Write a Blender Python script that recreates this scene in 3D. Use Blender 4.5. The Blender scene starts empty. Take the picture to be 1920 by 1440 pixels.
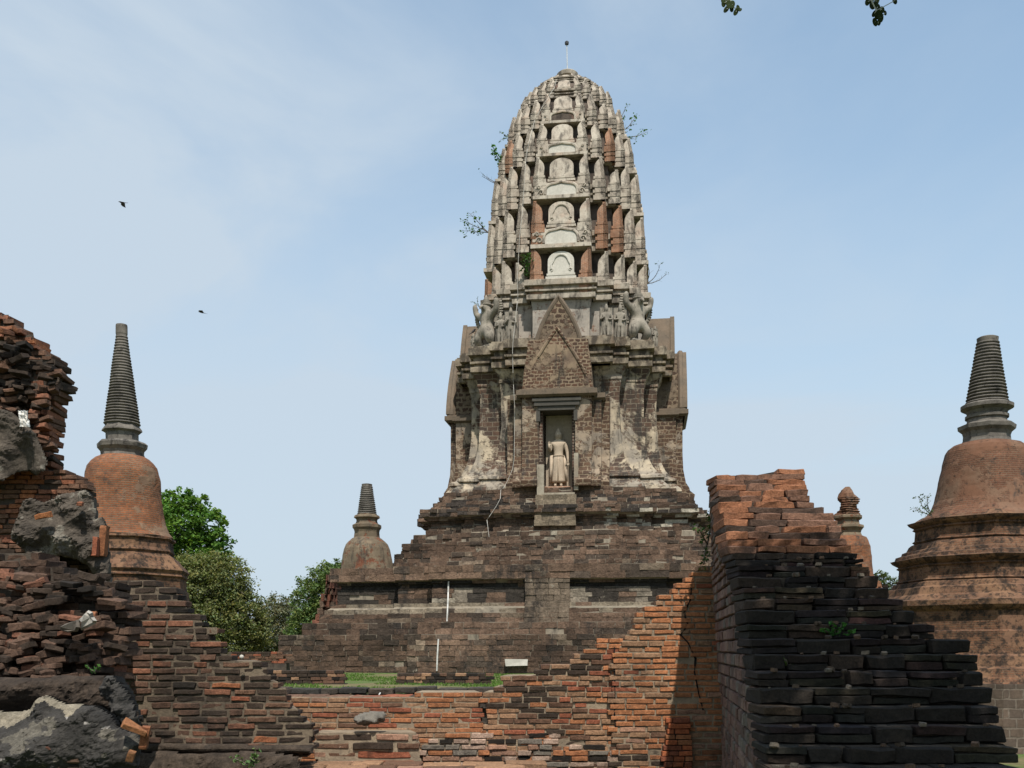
import bpy, bmesh, math, random
import numpy as np
from mathutils import Vector, Matrix, noise, Quaternion

R = math.radians
SC = bpy.context.scene
COL = SC.collection
RNG = random.Random(7)

# ------------------------------------------------------------------ camera
HZ, F, EYE = 1216.0, 1920.0, 1.4          # horizon row of the photo, focal length in its pixels, eye height
cam_d = bpy.data.cameras.new("camera")
cam = bpy.data.objects.new("camera", cam_d)
COL.objects.link(cam)
cam.location = (0, 0, EYE)
cam.rotation_euler = (R(90), 0, 0)
cam_d.sensor_width = 36
cam_d.lens = 36 * F / 1920
cam_d.shift_y = (HZ - 720) / 1920
cam_d.clip_start = 0.05
cam_d.clip_end = 4000
SC.camera = cam

# ------------------------------------------------------------------ sky, sun, exposure
SUN_AZ, SUN_EL = 8.5, 58.0               # degrees to the right of straight behind the camera; height
sdir = Vector((math.sin(R(SUN_AZ)) * math.cos(R(SUN_EL)), -math.cos(R(SUN_AZ)) * math.cos(R(SUN_EL)), math.sin(R(SUN_EL))))
sun_d = bpy.data.lights.new("sun", 'SUN')
sun_d.energy = 4.3
sun_d.angle = R(0.55)
sun_d.color = (1.0, 0.95, 0.87)
sun = bpy.data.objects.new("sun", sun_d)
sun.rotation_euler = sdir.to_track_quat('Z', 'Y').to_euler()
sun.location = (20, -40, 60)
COL.objects.link(sun)

world = bpy.data.worlds.new("World")
SC.world = world
world.use_nodes = True
wt = world.node_tree
wt.nodes.clear()
def wn(t, **k):
    n = wt.nodes.new(t)
    for a, b in k.items(): setattr(n, a, b)
    return n
w_out = wn('ShaderNodeOutputWorld')
w_bg = wn('ShaderNodeBackground')
w_sky = wn('ShaderNodeTexSky', sky_type='NISHITA', sun_disc=False)
w_sky.sun_elevation = R(SUN_EL)
w_sky.sun_rotation = R(180 - SUN_AZ)
w_sky.air_density = 1.0
w_sky.dust_density = 1.6
w_sky.ozone_density = 0.6
SKY_STRENGTH = 0.15
w_bg.inputs['Strength'].default_value = SKY_STRENGTH
w_tc = wn('ShaderNodeTexCoord')
w_map = wn('ShaderNodeMapping')
w_map.inputs['Scale'].default_value = (1.5, 1.5, 4.4)
w_map.inputs['Location'].default_value = (1.7, 0.35, 0.2)
w_n = wn('ShaderNodeTexNoise')
w_n.inputs['Scale'].default_value = 1.0
w_n.inputs['Detail'].default_value = 9
w_n.inputs['Roughness'].default_value = 0.56
w_n.inputs['Distortion'].default_value = 0.9
w_r = wn('ShaderNodeMapRange', interpolation_type='SMOOTHSTEP')
w_r.inputs['From Min'].default_value = 0.28
w_r.inputs['From Max'].default_value = 0.74
w_r.inputs['To Min'].default_value = 0.34
w_sep = wn('ShaderNodeSeparateXYZ')
# thin cloud is thicker to the west (left) and towards the horizon
w_x = wn('ShaderNodeMapRange')
w_x.inputs['From Min'].default_value = 0.42
w_x.inputs['From Max'].default_value = -0.22
w_x.inputs['To Min'].default_value = 0.42
w_x.inputs['To Max'].default_value = 1.12
w_m1 = wn('ShaderNodeMath', operation='MULTIPLY')
w_hz = wn('ShaderNodeMapRange', interpolation_type='SMOOTHSTEP')
w_hz.inputs['From Min'].default_value = 0.55
w_hz.inputs['From Max'].default_value = 0.0
w_hz.inputs['To Min'].default_value = 0.10
w_hz.inputs['To Max'].default_value = 0.86
w_m2 = wn('ShaderNodeMath', operation='ADD', use_clamp=True)
w_m3 = wn('ShaderNodeMath', operation='MULTIPLY')
w_m3.inputs[1].default_value = 0.94
w_mix = wn('ShaderNodeMix', data_type='RGBA')
CLOUD = (2.95, 3.46, 3.98)
w_mix.inputs['B'].default_value = (*CLOUD, 1)
L = wt.links.new
L(w_tc.outputs['Generated'], w_map.inputs['Vector'])
L(w_map.outputs['Vector'], w_n.inputs['Vector'])
L(w_n.outputs['Fac'], w_r.inputs['Value'])
L(w_tc.outputs['Generated'], w_sep.inputs['Vector'])
L(w_sep.outputs['X'], w_x.inputs['Value'])
L(w_r.outputs['Result'], w_m1.inputs[0])
L(w_x.outputs['Result'], w_m1.inputs[1])
L(w_sep.outputs['Z'], w_hz.inputs['Value'])
L(w_m1.outputs['Value'], w_m2.inputs[0])
L(w_hz.outputs['Result'], w_m2.inputs[1])
L(w_m2.outputs['Value'], w_m3.inputs[0])
L(w_m3.outputs['Value'], w_mix.inputs['Factor'])
w_tint = wn('ShaderNodeMix', data_type='RGBA', blend_type='MULTIPLY')
w_tint.inputs['Factor'].default_value = 1.0
w_tint.inputs['B'].default_value = (.86, 1.06, 1.04, 1)   # humid tropical air: a greener blue
L(w_sky.outputs['Color'], w_tint.inputs['A'])
L(w_tint.outputs['Result'], w_mix.inputs['A'])
L(w_mix.outputs['Result'], w_bg.inputs['Color'])
L(w_bg.outputs['Background'], w_out.inputs['Surface'])

SC.view_settings.view_transform = 'Standard'
SC.view_settings.look = 'None'
SC.view_settings.exposure = 0.40
SC.view_settings.gamma = 1
SC.render.film_transparent = False

# ------------------------------------------------------------------ helpers
def P(px, py, Y):
    """The point seen at pixel (px, py) of the 1920x1440 photograph at distance Y."""
    return Vector(((px - 960) / F * Y, Y, EYE - (py - HZ) / F * Y))

def fbm(p, s, o=3):
    return noise.fractal(Vector(p) * s, 0.9, 2.1, o)

class MB:
    """Collects pieces of geometry and links them as one mesh object."""
    def __init__(self):
        self.v, self.f, self.c, self.m, self.n = [], [], [], [], 0
        self.M = None
    def add(self, verts, faces, col=(0.5, 0.5, 0.5), mi=0):
        a = np.asarray(verts, dtype=float).reshape(-1, 3)
        if self.M is not None:
            m = np.array(self.M)
            a = a @ m[:3, :3].T + m[:3, 3]
        k = self.n
        self.v.append(a)
        self.f.extend([tuple(i + k for i in f) for f in faces])
        self.c.extend([col] * len(faces))
        self.m.extend([mi] * len(faces))
        self.n += len(a)
    def build(self, name, mats, parent=None, uv='flat', smooth=False, uvc=(0, 0), uvr=1.0):
        me = bpy.data.meshes.new(name)
        v = np.concatenate(self.v) if self.v else np.zeros((0, 3))
        nl = [len(f) for f in self.f]
        me.vertices.add(len(v)); me.vertices.foreach_set('co', v.ravel())
        tot = sum(nl)
        me.loops.add(tot)
        li = np.fromiter((i for f in self.f for i in f), dtype=np.int32, count=tot)
        me.loops.foreach_set('vertex_index', li)
        me.polygons.add(len(nl))
        st = np.concatenate([[0], np.cumsum(nl)[:-1]]) if nl else np.zeros(0)
        me.polygons.foreach_set('loop_start', st.astype(np.int32))
        me.polygons.foreach_set('material_index', np.array(self.m, dtype=np.int32))
        me.update(calc_edges=True)
        me.validate(clean_customdata=False)
        me.polygons.foreach_set('use_smooth', np.full(len(me.polygons), bool(smooth)))
        if len(me.polygons) == len(self.c):
            at = me.attributes.new('Col', 'FLOAT_COLOR', 'FACE')
            cc = np.ones((len(self.c), 4)); cc[:, :3] = np.array(self.c)
            at.data.foreach_set('color', cc.ravel())
        # uv in metres
        nn = np.zeros(len(me.polygons) * 3); me.polygons.foreach_get('normal', nn); nn = nn.reshape(-1, 3)
        lt = np.zeros(len(me.polygons), dtype=np.int32); me.polygons.foreach_get('loop_total', lt)
        li = np.zeros(len(me.loops), dtype=np.int32); me.loops.foreach_get('vertex_index', li)
        vv = np.zeros(len(me.vertices) * 3); me.vertices.foreach_get('co', vv); vv = vv.reshape(-1, 3)
        ln = np.repeat(nn, lt, axis=0); lp = vv[li]
        if uv == 'lathe':
            cen = np.zeros(len(me.polygons) * 3); me.polygons.foreach_get('center', cen); cen = cen.reshape(-1, 3)
            tc = np.repeat(np.arctan2(cen[:, 1] - uvc[1], cen[:, 0] - uvc[0]), lt)
            tv = np.arctan2(lp[:, 1] - uvc[1], lp[:, 0] - uvc[0])
            d = (tv - tc + np.pi) % (2 * np.pi) - np.pi
            U = (tc + d) * uvr; V = lp[:, 2]
        else:
            h = np.hypot(ln[:, 0], ln[:, 1]) + 1e-9
            flat = np.abs(ln[:, 2]) > 0.8
            # snap the tangent to 15 degrees so that rough faces of one wall share one layout
            an = np.round(np.arctan2(ln[:, 1], ln[:, 0]) / (np.pi / 12)) * (np.pi / 12)
            U = np.where(flat, lp[:, 0], -np.sin(an) * lp[:, 0] + np.cos(an) * lp[:, 1])
            V = np.where(flat, lp[:, 1], lp[:, 2])
        ul = me.uv_layers.new(name='UVMap')
        ul.data.foreach_set('uv', np.stack([U, V], 1).astype(np.float32).ravel())
        for m in (mats if isinstance(mats, (list, tuple)) else [mats]): me.materials.append(m)
        o = bpy.data.objects.new(name, me)
        COL.objects.link(o)
        if parent is not None: o.parent = parent
        return o

def tag(o, label=None, cat=None, group=None, kind=None):
    if label: o['label'] = label
    if cat: o['category'] = cat
    if group: o['group'] = group
    if kind: o['kind'] = kind
    return o

def empty(name, loc, rz=0.0):
    o = bpy.data.objects.new(name, None)
    o.location = loc; o.rotation_euler = (0, 0, rz)
    o.empty_display_size = 0.2
    COL.objects.link(o)
    return o

# --- brick template: a box with extra loops near its edges, edges rounded
def box_template(xs, ys, zs, rnd=0.35):
    idx, vs, fs = {}, [], []
    nx, ny, nz = len(xs), len(ys), len(zs)
    def vid(i, j, k):
        if (i, j, k) not in idx:
            p = np.array([xs[i], ys[j], zs[k]])
            idx[(i, j, k)] = len(vs); vs.append(p)
        return idx[(i, j, k)]
    for j in range(ny - 1):
        for k in range(nz - 1):
            fs.append((vid(0, j, k), vid(0, j, k + 1), vid(0, j + 1, k + 1), vid(0, j + 1, k)))
            fs.append((vid(nx-1, j, k), vid(nx-1, j + 1, k), vid(nx-1, j + 1, k + 1), vid(nx-1, j, k + 1)))
    for i in range(nx - 1):
        for k in range(nz - 1):
            fs.append((vid(i, 0, k), vid(i + 1, 0, k), vid(i + 1, 0, k + 1), vid(i, 0, k + 1)))
            fs.append((vid(i, ny-1, k), vid(i, ny-1, k + 1), vid(i + 1, ny-1, k + 1), vid(i + 1, ny-1, k)))
    for i in range(nx - 1):
        for j in range(ny - 1):
            fs.append((vid(i, j, 0), vid(i, j + 1, 0), vid(i + 1, j + 1, 0), vid(i + 1, j, 0)))
            fs.append((vid(i, j, nz-1), vid(i + 1, j, nz-1), vid(i + 1, j + 1, nz-1), vid(i, j + 1, nz-1)))
    return np.array(vs), fs
BV, BF = box_template([-1, -.93, -.35, .3, .94, 1], [-1, -.86, .86, 1], [-1, -.80, .78, 1])
BEDGE = (np.abs(BV) > .99).sum(1)           # 1 face, 2 edge, 3 corner vertices
CV = np.array([(x, y, z) for x in (-1, 1) for y in (-1, 1) for z in (-1, 1)], dtype=float)
CF = [(0, 1, 3, 2), (4, 6, 7, 5), (0, 4, 5, 1), (2, 3, 7, 6), (0, 2, 6, 4), (1, 5, 7, 3)]

def brick(mb, c, L_, D, H, rz=0.0, rx=0.0, ry=0.0, col=(.4, .2, .1), rough=0.006, rng=RNG, mi=0, wear=1.0):
    """One worn brick, centred at c, length along x before it is turned by rz."""
    half = np.array([L_ / 2, D / 2, H / 2])
    r = min(half) * 0.26 * wear
    v = BV * half
    for ax in range(3):
        pass
    pull = np.where(BEDGE == 2, 0.5, np.where(BEDGE == 3, 0.75, 0.0))[:, None] * r
    out = np.where(np.abs(BV) > .99, np.sign(BV), 0.0)
    v = v - out * pull
    s = rng.uniform(0, 100)
    nz = np.array([noise.noise_vector(Vector((a[0] * 11 + s, a[1] * 14, a[2] * 16 + s))) for a in v])
    v = v + nz * np.array([rough * 1.5, rough * 1.2, rough])
    m = np.array(Matrix.Rotation(rz, 3, 'Z') @ Matrix.Rotation(rx, 3, 'X') @ Matrix.Rotation(ry, 3, 'Y'))
    mb.add(v @ m.T + np.array(c), BF, col, mi)

def block(mb, c, L_, D, H, rz=0.0, col=(.2, .15, .1), j=0.012, rng=RNG, mi=0):
    v = CV * np.array([L_ / 2, D / 2, H / 2])
    v = v + np.array([[rng.uniform(-j, j) for _ in range(3)] for _ in range(8)])
    m = np.array(Matrix.Rotation(rz, 3, 'Z'))
    mb.add(v @ m.T + np.array(c), CF, col, mi)

def cbox(mb, x0, x1, y0, y1, z0, z1, col=(.5, .5, .5), mi=0):
    mb.add([(x, y, z) for x in (x0, x1) for y in (y0, y1) for z in (z0, z1)], CF, col, mi)

def tube(mb, pts, rad, n=6, col=(.5, .5, .5), mi=0, cap=True):
    pts = [Vector(p) for p in pts]
    if not isinstance(rad, (list, tuple)): rad = [rad] * len(pts)
    vs, fs = [], []
    for i, p in enumerate(pts):
        d = (pts[min(i + 1, len(pts) - 1)] - pts[max(i - 1, 0)])
        if d.length < 1e-6: d = Vector((0, 0, 1))
        d.normalize()
        u = d.cross(Vector((0, 1, 0.13)))
        if u.length < 1e-3: u = d.cross(Vector((1, 0, 0)))
        u.normalize(); w = d.cross(u)
        for k in range(n):
            a = 2 * math.pi * k / n
            vs.append(p + (u * math.cos(a) + w * math.sin(a)) * rad[i])
    for i in range(len(pts) - 1):
        for k in range(n):
            fs.append((i * n + k, i * n + (k + 1) % n, (i + 1) * n + (k + 1) % n, (i + 1) * n + k))
    if cap:
        fs.append(tuple(range(n))[::-1]); fs.append(tuple((len(pts) - 1) * n + k for k in range(n)))
    mb.add([tuple(v) for v in vs], fs, col, mi)

def lathe(mb, prof, n=40, rot=0.0, c=(0, 0), rough=0.0, col=(.5, .5, .5), mi=0, cap=True, lean=(0, 0), sub=0.0):
    """prof: list of (z, r); lean: horizontal drift per metre of height."""
    if sub:
        pr = [prof[0]]
        for (z0, r0), (z1, r1) in zip(prof[:-1], prof[1:]):
            k = max(1, int(math.ceil(math.hypot(z1 - z0, r1 - r0) / sub)))
            for i in range(1, k + 1): pr.append((z0 + (z1 - z0) * i / k, r0 + (r1 - r0) * i / k))
        prof = pr
    vs, fs = [], []
    z00 = prof[0][0]
    for z, r in prof:
        for k in range(n):
            a = 2 * math.pi * k / n + rot
            rr = r
            if rough: rr = r + rough * fbm((math.cos(a) * r, math.sin(a) * r, z), 1.6, 4)
            vs.append((c[0] + lean[0] * (z - z00) + math.cos(a) * rr, c[1] + lean[1] * (z - z00) + math.sin(a) * rr, z))
    for i in range(len(prof) - 1):
        for k in range(n):
            fs.append((i * n + k, i * n + (k + 1) % n, (i + 1) * n + (k + 1) % n, (i + 1) * n + k))
    if cap:
        fs.append(tuple(range(n))[::-1]); fs.append(tuple((len(prof) - 1) * n + k for k in range(n)))
    mb.add(vs, fs, col, mi)

def prism(mb, poly, y0, y1, col=(.5, .5, .5), mi=0, n=1):
    """Outline poly [(x, z)] (counter-clockwise seen from -y) given thickness from y0 to y1."""
    k = len(poly)
    vs, fs = [], []
    for i in range(n + 1):
        y = y0 + (y1 - y0) * i / n
        vs += [(x, y, z) for x, z in poly]
    fs.append(tuple(range(k)))
    fs.append(tuple(n * k + i for i in range(k))[::-1])
    for i in range(n):
        for j in range(k):
            fs.append((i * k + j, (i + 1) * k + j, (i + 1) * k + (j + 1) % k, i * k + (j + 1) % k))
    mb.add(vs, fs, col, mi)

def inpoly(x, y, poly):
    c = False; n = len(poly); j = n - 1
    for i in range(n):
        xi, yi = poly[i]; xj, yj = poly[j]
        if (yi > y) != (yj > y) and x < (xj - xi) * (y - yi) / (yj - yi) + xi: c = not c
        j = i
    return c

def edist(x, y, poly):
    d = 1e9; n = len(poly)
    for i in range(n):
        ax, ay = poly[i]; bx, by = poly[(i + 1) % n]
        t = ((x - ax) * (bx - ax) + (y - ay) * (by - ay)) / max(1e-9, (bx - ax) ** 2 + (by - ay) ** 2)
        t = max(0, min(1, t))
        d = min(d, math.hypot(x - ax - t * (bx - ax), y - ay - t * (by - ay)))
    return d

def span(poly, y):
    xs = []
    n = len(poly)
    for i in range(n):
        (ax, ay), (bx, by) = poly[i], poly[(i + 1) % n]
        if (ay > y) != (by > y): xs.append(ax + (y - ay) * (bx - ax) / (by - ay))
    xs.sort()
    return [(xs[i], xs[i + 1]) for i in range(0, len(xs) - 1, 2)]

def lump(mb, poly_px, Y, bulge=0.25, thick=0.5, h=0.03, rnd=0.15, amp=0.05, fs_=5.0, col=(.3, .3, .3), mi=0, tilt=0.0, colfn=None):
    """A broken lump of masonry whose front follows an outline traced at distance Y; real thickness behind it."""
    poly = [((px - 960) / F * Y, EYE - (py - HZ) / F * Y) for px, py in poly_px]
    xs = [p[0] for p in poly]; zs = [p[1] for p in poly]
    nx = int((max(xs) - min(xs)) / h) + 3; nz = int((max(zs) - min(zs)) / h) + 3
    x0, z0 = min(xs) - h, min(zs) - h
    cells = [(i, k) for i in range(nx) for k in range(nz) if inpoly(x0 + (i + .5) * h, z0 + (k + .5) * h, poly)]
    ids, vs, fs, cl = {}, [], [], []
    cset = set(cells)
    def vid(i, k):
        if (i, k) not in ids:
            x, z = x0 + i * h, z0 + k * h
            d = edist(x, z, poly) if inpoly(x, z, poly) else 0.0
            t = min(1.0, d / rnd)
            prof = math.sqrt(max(0, 1 - (1 - t) ** 2))
            q = Vector((x, Y, z))
            nn = noise.hetero_terrain(q * fs_, .8, 2.2, 5, .7) * .55
            rg = 1 - abs(noise.noise(q * fs_ * .55 + Vector((3, 1, 7)))) * 2.2
            nb = noise.noise(Vector((x * 2.6 + 9, Y, z * 2.6)))
            jx = noise.noise(Vector((x * 9, z * 9, 3))) * h * .5
            jz = noise.noise(Vector((x * 9, z * 9, 8))) * h * .5
            y = Y - bulge * prof * (0.7 + 0.6 * nb) - amp * nn - amp * .6 * rg + tilt * (z - z0)
            ids[(i, k)] = len(vs); vs.append((x + jx, y, z + jz))
        return ids[(i, k)]
    for i, k in cells:
        fs.append((vid(i, k), vid(i + 1, k), vid(i + 1, k + 1), vid(i, k + 1)))
        x, z = x0 + (i + .5) * h, z0 + (k + .5) * h
        cl.append(colfn(960 + x / Y * F, HZ - (z - EYE) / Y * F) if colfn else col)
    nf = len(vs)
    kb = (Y + thick) / Y
    cx, cz = sum(v[0] for v in vs) / nf, sum(v[2] for v in vs) / nf
    back = [((x + (cx - x) * .06) * kb, Y + thick, EYE + ((z + (cz - z) * .06) - EYE) * kb) for x, y, z in vs]
    f2 = [tuple(j + nf for j in f)[::-1] for f in fs]
    side = []
    for i, k in cells:
        a, b, c, d = vid(i, k), vid(i + 1, k), vid(i + 1, k + 1), vid(i, k + 1)
        if (i, k - 1) not in cset: side.append((b, a, a + nf, b + nf))
        if (i, k + 1) not in cset: side.append((d, c, c + nf, d + nf))
        if (i - 1, k) not in cset: side.append((a, d, d + nf, a + nf))
        if (i + 1, k) not in cset: side.append((c, b, b + nf, c + nf))
    n0 = len(mb.c)
    mb.add(vs + back, fs + f2 + side, cl[0], mi)
    mb.c[n0:n0 + len(cl)] = cl
    mb.c[n0 + len(cl):n0 + 2 * len(cl)] = cl

def brick_face(mb, poly_px, Yf, ch=0.066, bl=0.2, depth=0.16, jit=0.012, rot=0.0, pal=None, gap=0.008, core=0.02, thick=0.8,
               miss=0.0, rough=0.006, rng=RNG, corecol=(.3, .26, .2), wear=1.0, endj=0.03, tilt=0.0, wave=0.0):
    """Courses of separate bricks filling an outline traced at distance Yf(z), with a mortar core behind them."""
    Yfun = Yf if callable(Yf) else (lambda z: Yf)
    def zof(py):
        Y = Yfun(EYE)
        for _ in range(6):
            z = EYE - (py - HZ) / F * Y
            Y = Yfun(z)
        return z
    z0 = min(zof(p[1]) for p in poly_px); z1 = max(zof(p[1]) for p in poly_px)
    n = max(1, int(round((z1 - z0) / ch)))
    hh = (z1 - z0) / n
    for r in range(n):
        z = z0 + (r + .5) * hh
        Y = Yfun(z)
        py = HZ - (z - EYE) * F / Y
        for a, b in span(poly_px, py):
            X0 = (a - 960) / F * Y + rng.uniform(-endj, endj); X1 = (b - 960) / F * Y + rng.uniform(-endj, endj)
            if X1 - X0 < 0.05: continue
            if core is not None:
                kb = (Y + thick) / (Y + core)
                mb.add([(xx * (kb if yy else 1) + (0 if not yy else (.06 if xx < (X0 + X1) / 2 else -.06)), Y + (thick if yy else core), zz) for xx in (X0 + .02, X1 - .02) for yy in (0, 1) for zz in (z - hh / 2, z + hh / 2)], CF, corecol, 1)
                for Xe, sg in ((X0, 1), (X1, -1)):
                    yy = Y + depth
                    while yy < Y + thick - .1:
                        l = bl * rng.uniform(.6, 1.0)
                        xe = Xe * (yy + l / 2) / Y + sg * (.12 + rng.uniform(-.01, .03))
                        if X0 * 1.0 > -40: brick(mb, (xe, yy + l / 2, z), .16, l - gap, hh - gap * 1.0, math.atan2(-Xe, Y) * .9 + rng.uniform(-.05, .05), 0, 0, pal(960 + Xe / Y * F, py, rng), rough, rng, 0, wear)
                        yy += l
            x = X0
            first = True
            while x < X1 - 0.03:
                l = bl * rng.uniform(.55, 1.25)
                if first and r % 2: l *= .55
                first = False
                if x + l > X1 - .06: l = X1 - x
                xc = x + l / 2
                if rng.random() >= miss:
                    ppx = 960 + xc / Y * F
                    col = pal(ppx, py, rng)
                    dz = wave * noise.noise(Vector((xc * 1.3, z * .8, 4)))
                    brick(mb, (xc, Y + depth / 2 + rng.uniform(-jit, jit), z + dz), l - gap * rng.uniform(.6, 1.5), depth, hh - gap * rng.uniform(.5, 1.3),
                          rng.uniform(-rot, rot), rng.uniform(-tilt, tilt), rng.uniform(-tilt, tilt), col, rough, rng, 0, wear)
                x += l

# ------------------------------------------------------------------ materials
def new_mat(name):
    m = bpy.data.materials.new(name); m.use_nodes = True
    nt = m.node_tree; nt.nodes.clear()
    out = nt.nodes.new('ShaderNodeOutputMaterial')
    b = nt.nodes.new('ShaderNodeBsdfPrincipled')
    nt.links.new(b.outputs['BSDF'], out.inputs['Surface'])
    b.inputs['Specular IOR Level'].default_value = 0.25
    return m, nt, b

class NT:
    def __init__(self, nt): self.nt = nt
    def n(self, t, **k):
        nd = self.nt.nodes.new(t)
        for a, b in k.items(): setattr(nd, a, b)
        return nd
    def l(self, a, b): self.nt.links.new(a, b)
    def noise(self, vec, scale, detail=5, rough=.6, dist=0.0):
        nd = self.n('ShaderNodeTexNoise')
        nd.inputs['Scale'].default_value = scale; nd.inputs['Detail'].default_value = detail
        nd.inputs['Roughness'].default_value = rough; nd.inputs['Distortion'].default_value = dist
        if vec is not None: self.l(vec, nd.inputs['Vector'])
        return nd
    def ramp(self, fac, a, b, lo=0.0, hi=1.0, smooth=True):
        nd = self.n('ShaderNodeMapRange', interpolation_type='SMOOTHSTEP' if smooth else 'LINEAR')
        nd.inputs['From Min'].default_value = a; nd.inputs['From Max'].default_value = b
        nd.inputs['To Min'].default_value = lo; nd.inputs['To Max'].default_value = hi
        self.l(fac, nd.inputs['Value'])
        return nd.outputs['Result']
    def mix(self, fac, a, b, mode='MIX'):
        nd = self.n('ShaderNodeMix', data_type='RGBA', blend_type=mode)
        for s, v in (('Factor', fac), ('A', a), ('B', b)):
            if isinstance(v, (int, float)): nd.inputs[s].default_value = v
            elif isinstance(v, tuple): nd.inputs[s].default_value = (*v[:3], 1)
            else: self.l(v, nd.inputs[s])
        return nd.outputs['Result']
    def math(self, op, a, b=0.0, clamp=False):
        nd = self.n('ShaderNodeMath', operation=op, use_clamp=clamp)
        for i, v in enumerate((a, b)):
            if isinstance(v, (int, float)): nd.inputs[i].default_value = v
            else: self.l(v, nd.inputs[i])
        return nd.outputs['Value']
    def mapping(self, vec, scale, loc=(0, 0, 0)):
        nd = self.n('ShaderNodeMapping')
        nd.inputs['Scale'].default_value = scale; nd.inputs['Location'].default_value = loc
        self.l(vec, nd.inputs['Vector'])
        return nd.outputs['Vector']
    def bump(self, h, strength, dist, prev=None):
        nd = self.n('ShaderNodeBump')
        nd.inputs['Strength'].default_value = strength; nd.inputs['Distance'].default_value = dist
        self.l(h, nd.inputs['Height'])
        if prev is not None: self.l(prev, nd.inputs['Normal'])
        return nd.outputs['Normal']

def coords(g):
    tc = g.n('ShaderNodeTexCoord')
    return tc.outputs['Object'], tc.outputs['UV']

def mat_masonry(name, bw, bh, mort, c1, c2, cm, distort=0.03, plaster=None, plaster2=None, p_amt=0.5, p_scale=.45, stain=.5, stain_col=(.03, .028, .025),
                bump=.6, bump_d=.03, seed=0.0, streak=True, lich=None, lich_amt=.6, off=.5):
    """Coursed masonry laid out in metres, with patches of surviving plaster and dark weather streaks."""
    m, nt, b = new_mat(name); g = NT(nt)
    ob, uv = coords(g)
    ob2 = g.mapping(ob, (1, 1, 1), (seed, seed * .7, seed * .3))
    dn = g.noise(ob2, 3.2, 3, .6)
    sub = g.n('ShaderNodeVectorMath', operation='SUBTRACT'); g.l(dn.outputs['Color'], sub.inputs[0]); sub.inputs[1].default_value = (.5, .5, .5)
    sc = g.n('ShaderNodeVectorMath', operation='SCALE'); g.l(sub.outputs[0], sc.inputs[0]); sc.inputs['Scale'].default_value = distort * 2
    ad = g.n('ShaderNodeVectorMath', operation='ADD'); g.l(uv, ad.inputs[0]); g.l(sc.outputs[0], ad.inputs[1])
    br = g.n('ShaderNodeTexBrick'); br.offset = off; br.squash = 1.0
    g.l(ad.outputs[0], br.inputs['Vector'])
    br.inputs['Color1'].default_value = (*c1, 1); br.inputs['Color2'].default_value = (*c2, 1); br.inputs['Mortar'].default_value = (*cm, 1)
    br.inputs['Scale'].default_value = 1.0; br.inputs['Brick Width'].default_value = bw; br.inputs['Row Height'].default_value = bh
    br.inputs['Mortar Size'].default_value = mort; br.inputs['Mortar Smooth'].default_value = .25; br.inputs['Bias'].default_value = 0.0
    g.l(g.ramp(g.noise(ob2, 1.7, 5, .7).outputs['Fac'], .3, .7, mort * .25, mort * 1.5, False), br.inputs['Mortar Size'])
    n1 = g.noise(ob2, 7, 6, .7)
    cvar = g.noise(ob2, .8, 5, .65)
    col = g.mix(.75, br.outputs['Color'], g.ramp(n1.outputs['Fac'], .3, .75, .55, 1.25, False), 'MULTIPLY')
    col = g.mix(.7, col, g.ramp(cvar.outputs['Fac'], .3, .7, .55, 1.35, False), 'MULTIPLY')
    hb = g.math('SUBTRACT', 1.0, br.outputs['Fac'])
    nrm = g.bump(g.noise(ob2, 22, 5, .7).outputs['Fac'], bump * .5, bump_d * .6)
    if plaster:
        pn = g.noise(ob2, p_scale, 8, .62, .4)
        mask = g.ramp(pn.outputs['Fac'], .62 - .3 * p_amt, .66 - .3 * p_amt)
        fine = g.noise(ob2, 3.0, 6, .7)
        mask = g.math('MULTIPLY', mask, g.ramp(fine.outputs['Fac'], .36, .46), True)
        tint = g.noise(ob2, .9, 5, .6)
        pc = g.mix(g.ramp(tint.outputs['Fac'], .38, .62), plaster, plaster2 or plaster)
        pc = g.mix(.5, pc, g.ramp(n1.outputs['Fac'], .3, .7, .7, 1.15, False), 'MULTIPLY')
        col = g.mix(mask, col, pc)
        hb = g.math('MAXIMUM', hb, g.math('MULTIPLY', mask, 1.6))
    nrm = g.bump(hb, bump, bump_d, nrm)
    if stain > 0:
        sv = g.mapping(ob2, (1.5, 1.5, .28 if streak else 1.2))
        sn = g.noise(sv, 1.1, 8, .66, .3)
        sm = g.ramp(sn.outputs['Fac'], .66 - .3 * stain, .78 - .28 * stain)
        sm = g.math('MULTIPLY', sm, g.ramp(g.noise(ob2, 9, 5, .7).outputs['Fac'], .25, .6, .35, 1.0))
        col = g.mix(g.math('MULTIPLY', sm, .88), col, stain_col)
    if lich:
        ln_ = g.noise(ob2, 4.5, 7, .72)
        lm = g.ramp(ln_.outputs['Fac'], .70 - .25 * lich_amt, .78 - .22 * lich_amt)
        col = g.mix(g.math('MULTIPLY', lm, .8), col, lich)
    g.l(col, b.inputs['Base Color']); g.l(nrm, b.inputs['Normal'])
    b.inputs['Roughness'].default_value = .92
    return m

def soot(g, ob, col, amt, dark=(.022, .018, .015)):
    """Weather stains that run across bricks and joints alike."""
    n = g.noise(g.mapping(ob, (1, 1, .7)), .95, 9, .68, .5)
    m = g.ramp(n.outputs['Fac'], .62 - .2 * amt, .80 - .2 * amt)
    m = g.math('MULTIPLY', m, g.ramp(g.noise(ob, 16, 6, .7).outputs['Fac'], .30, .60, .3, 1.0))
    return g.mix(g.math('MULTIPLY', m, .82), col, dark)

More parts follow.
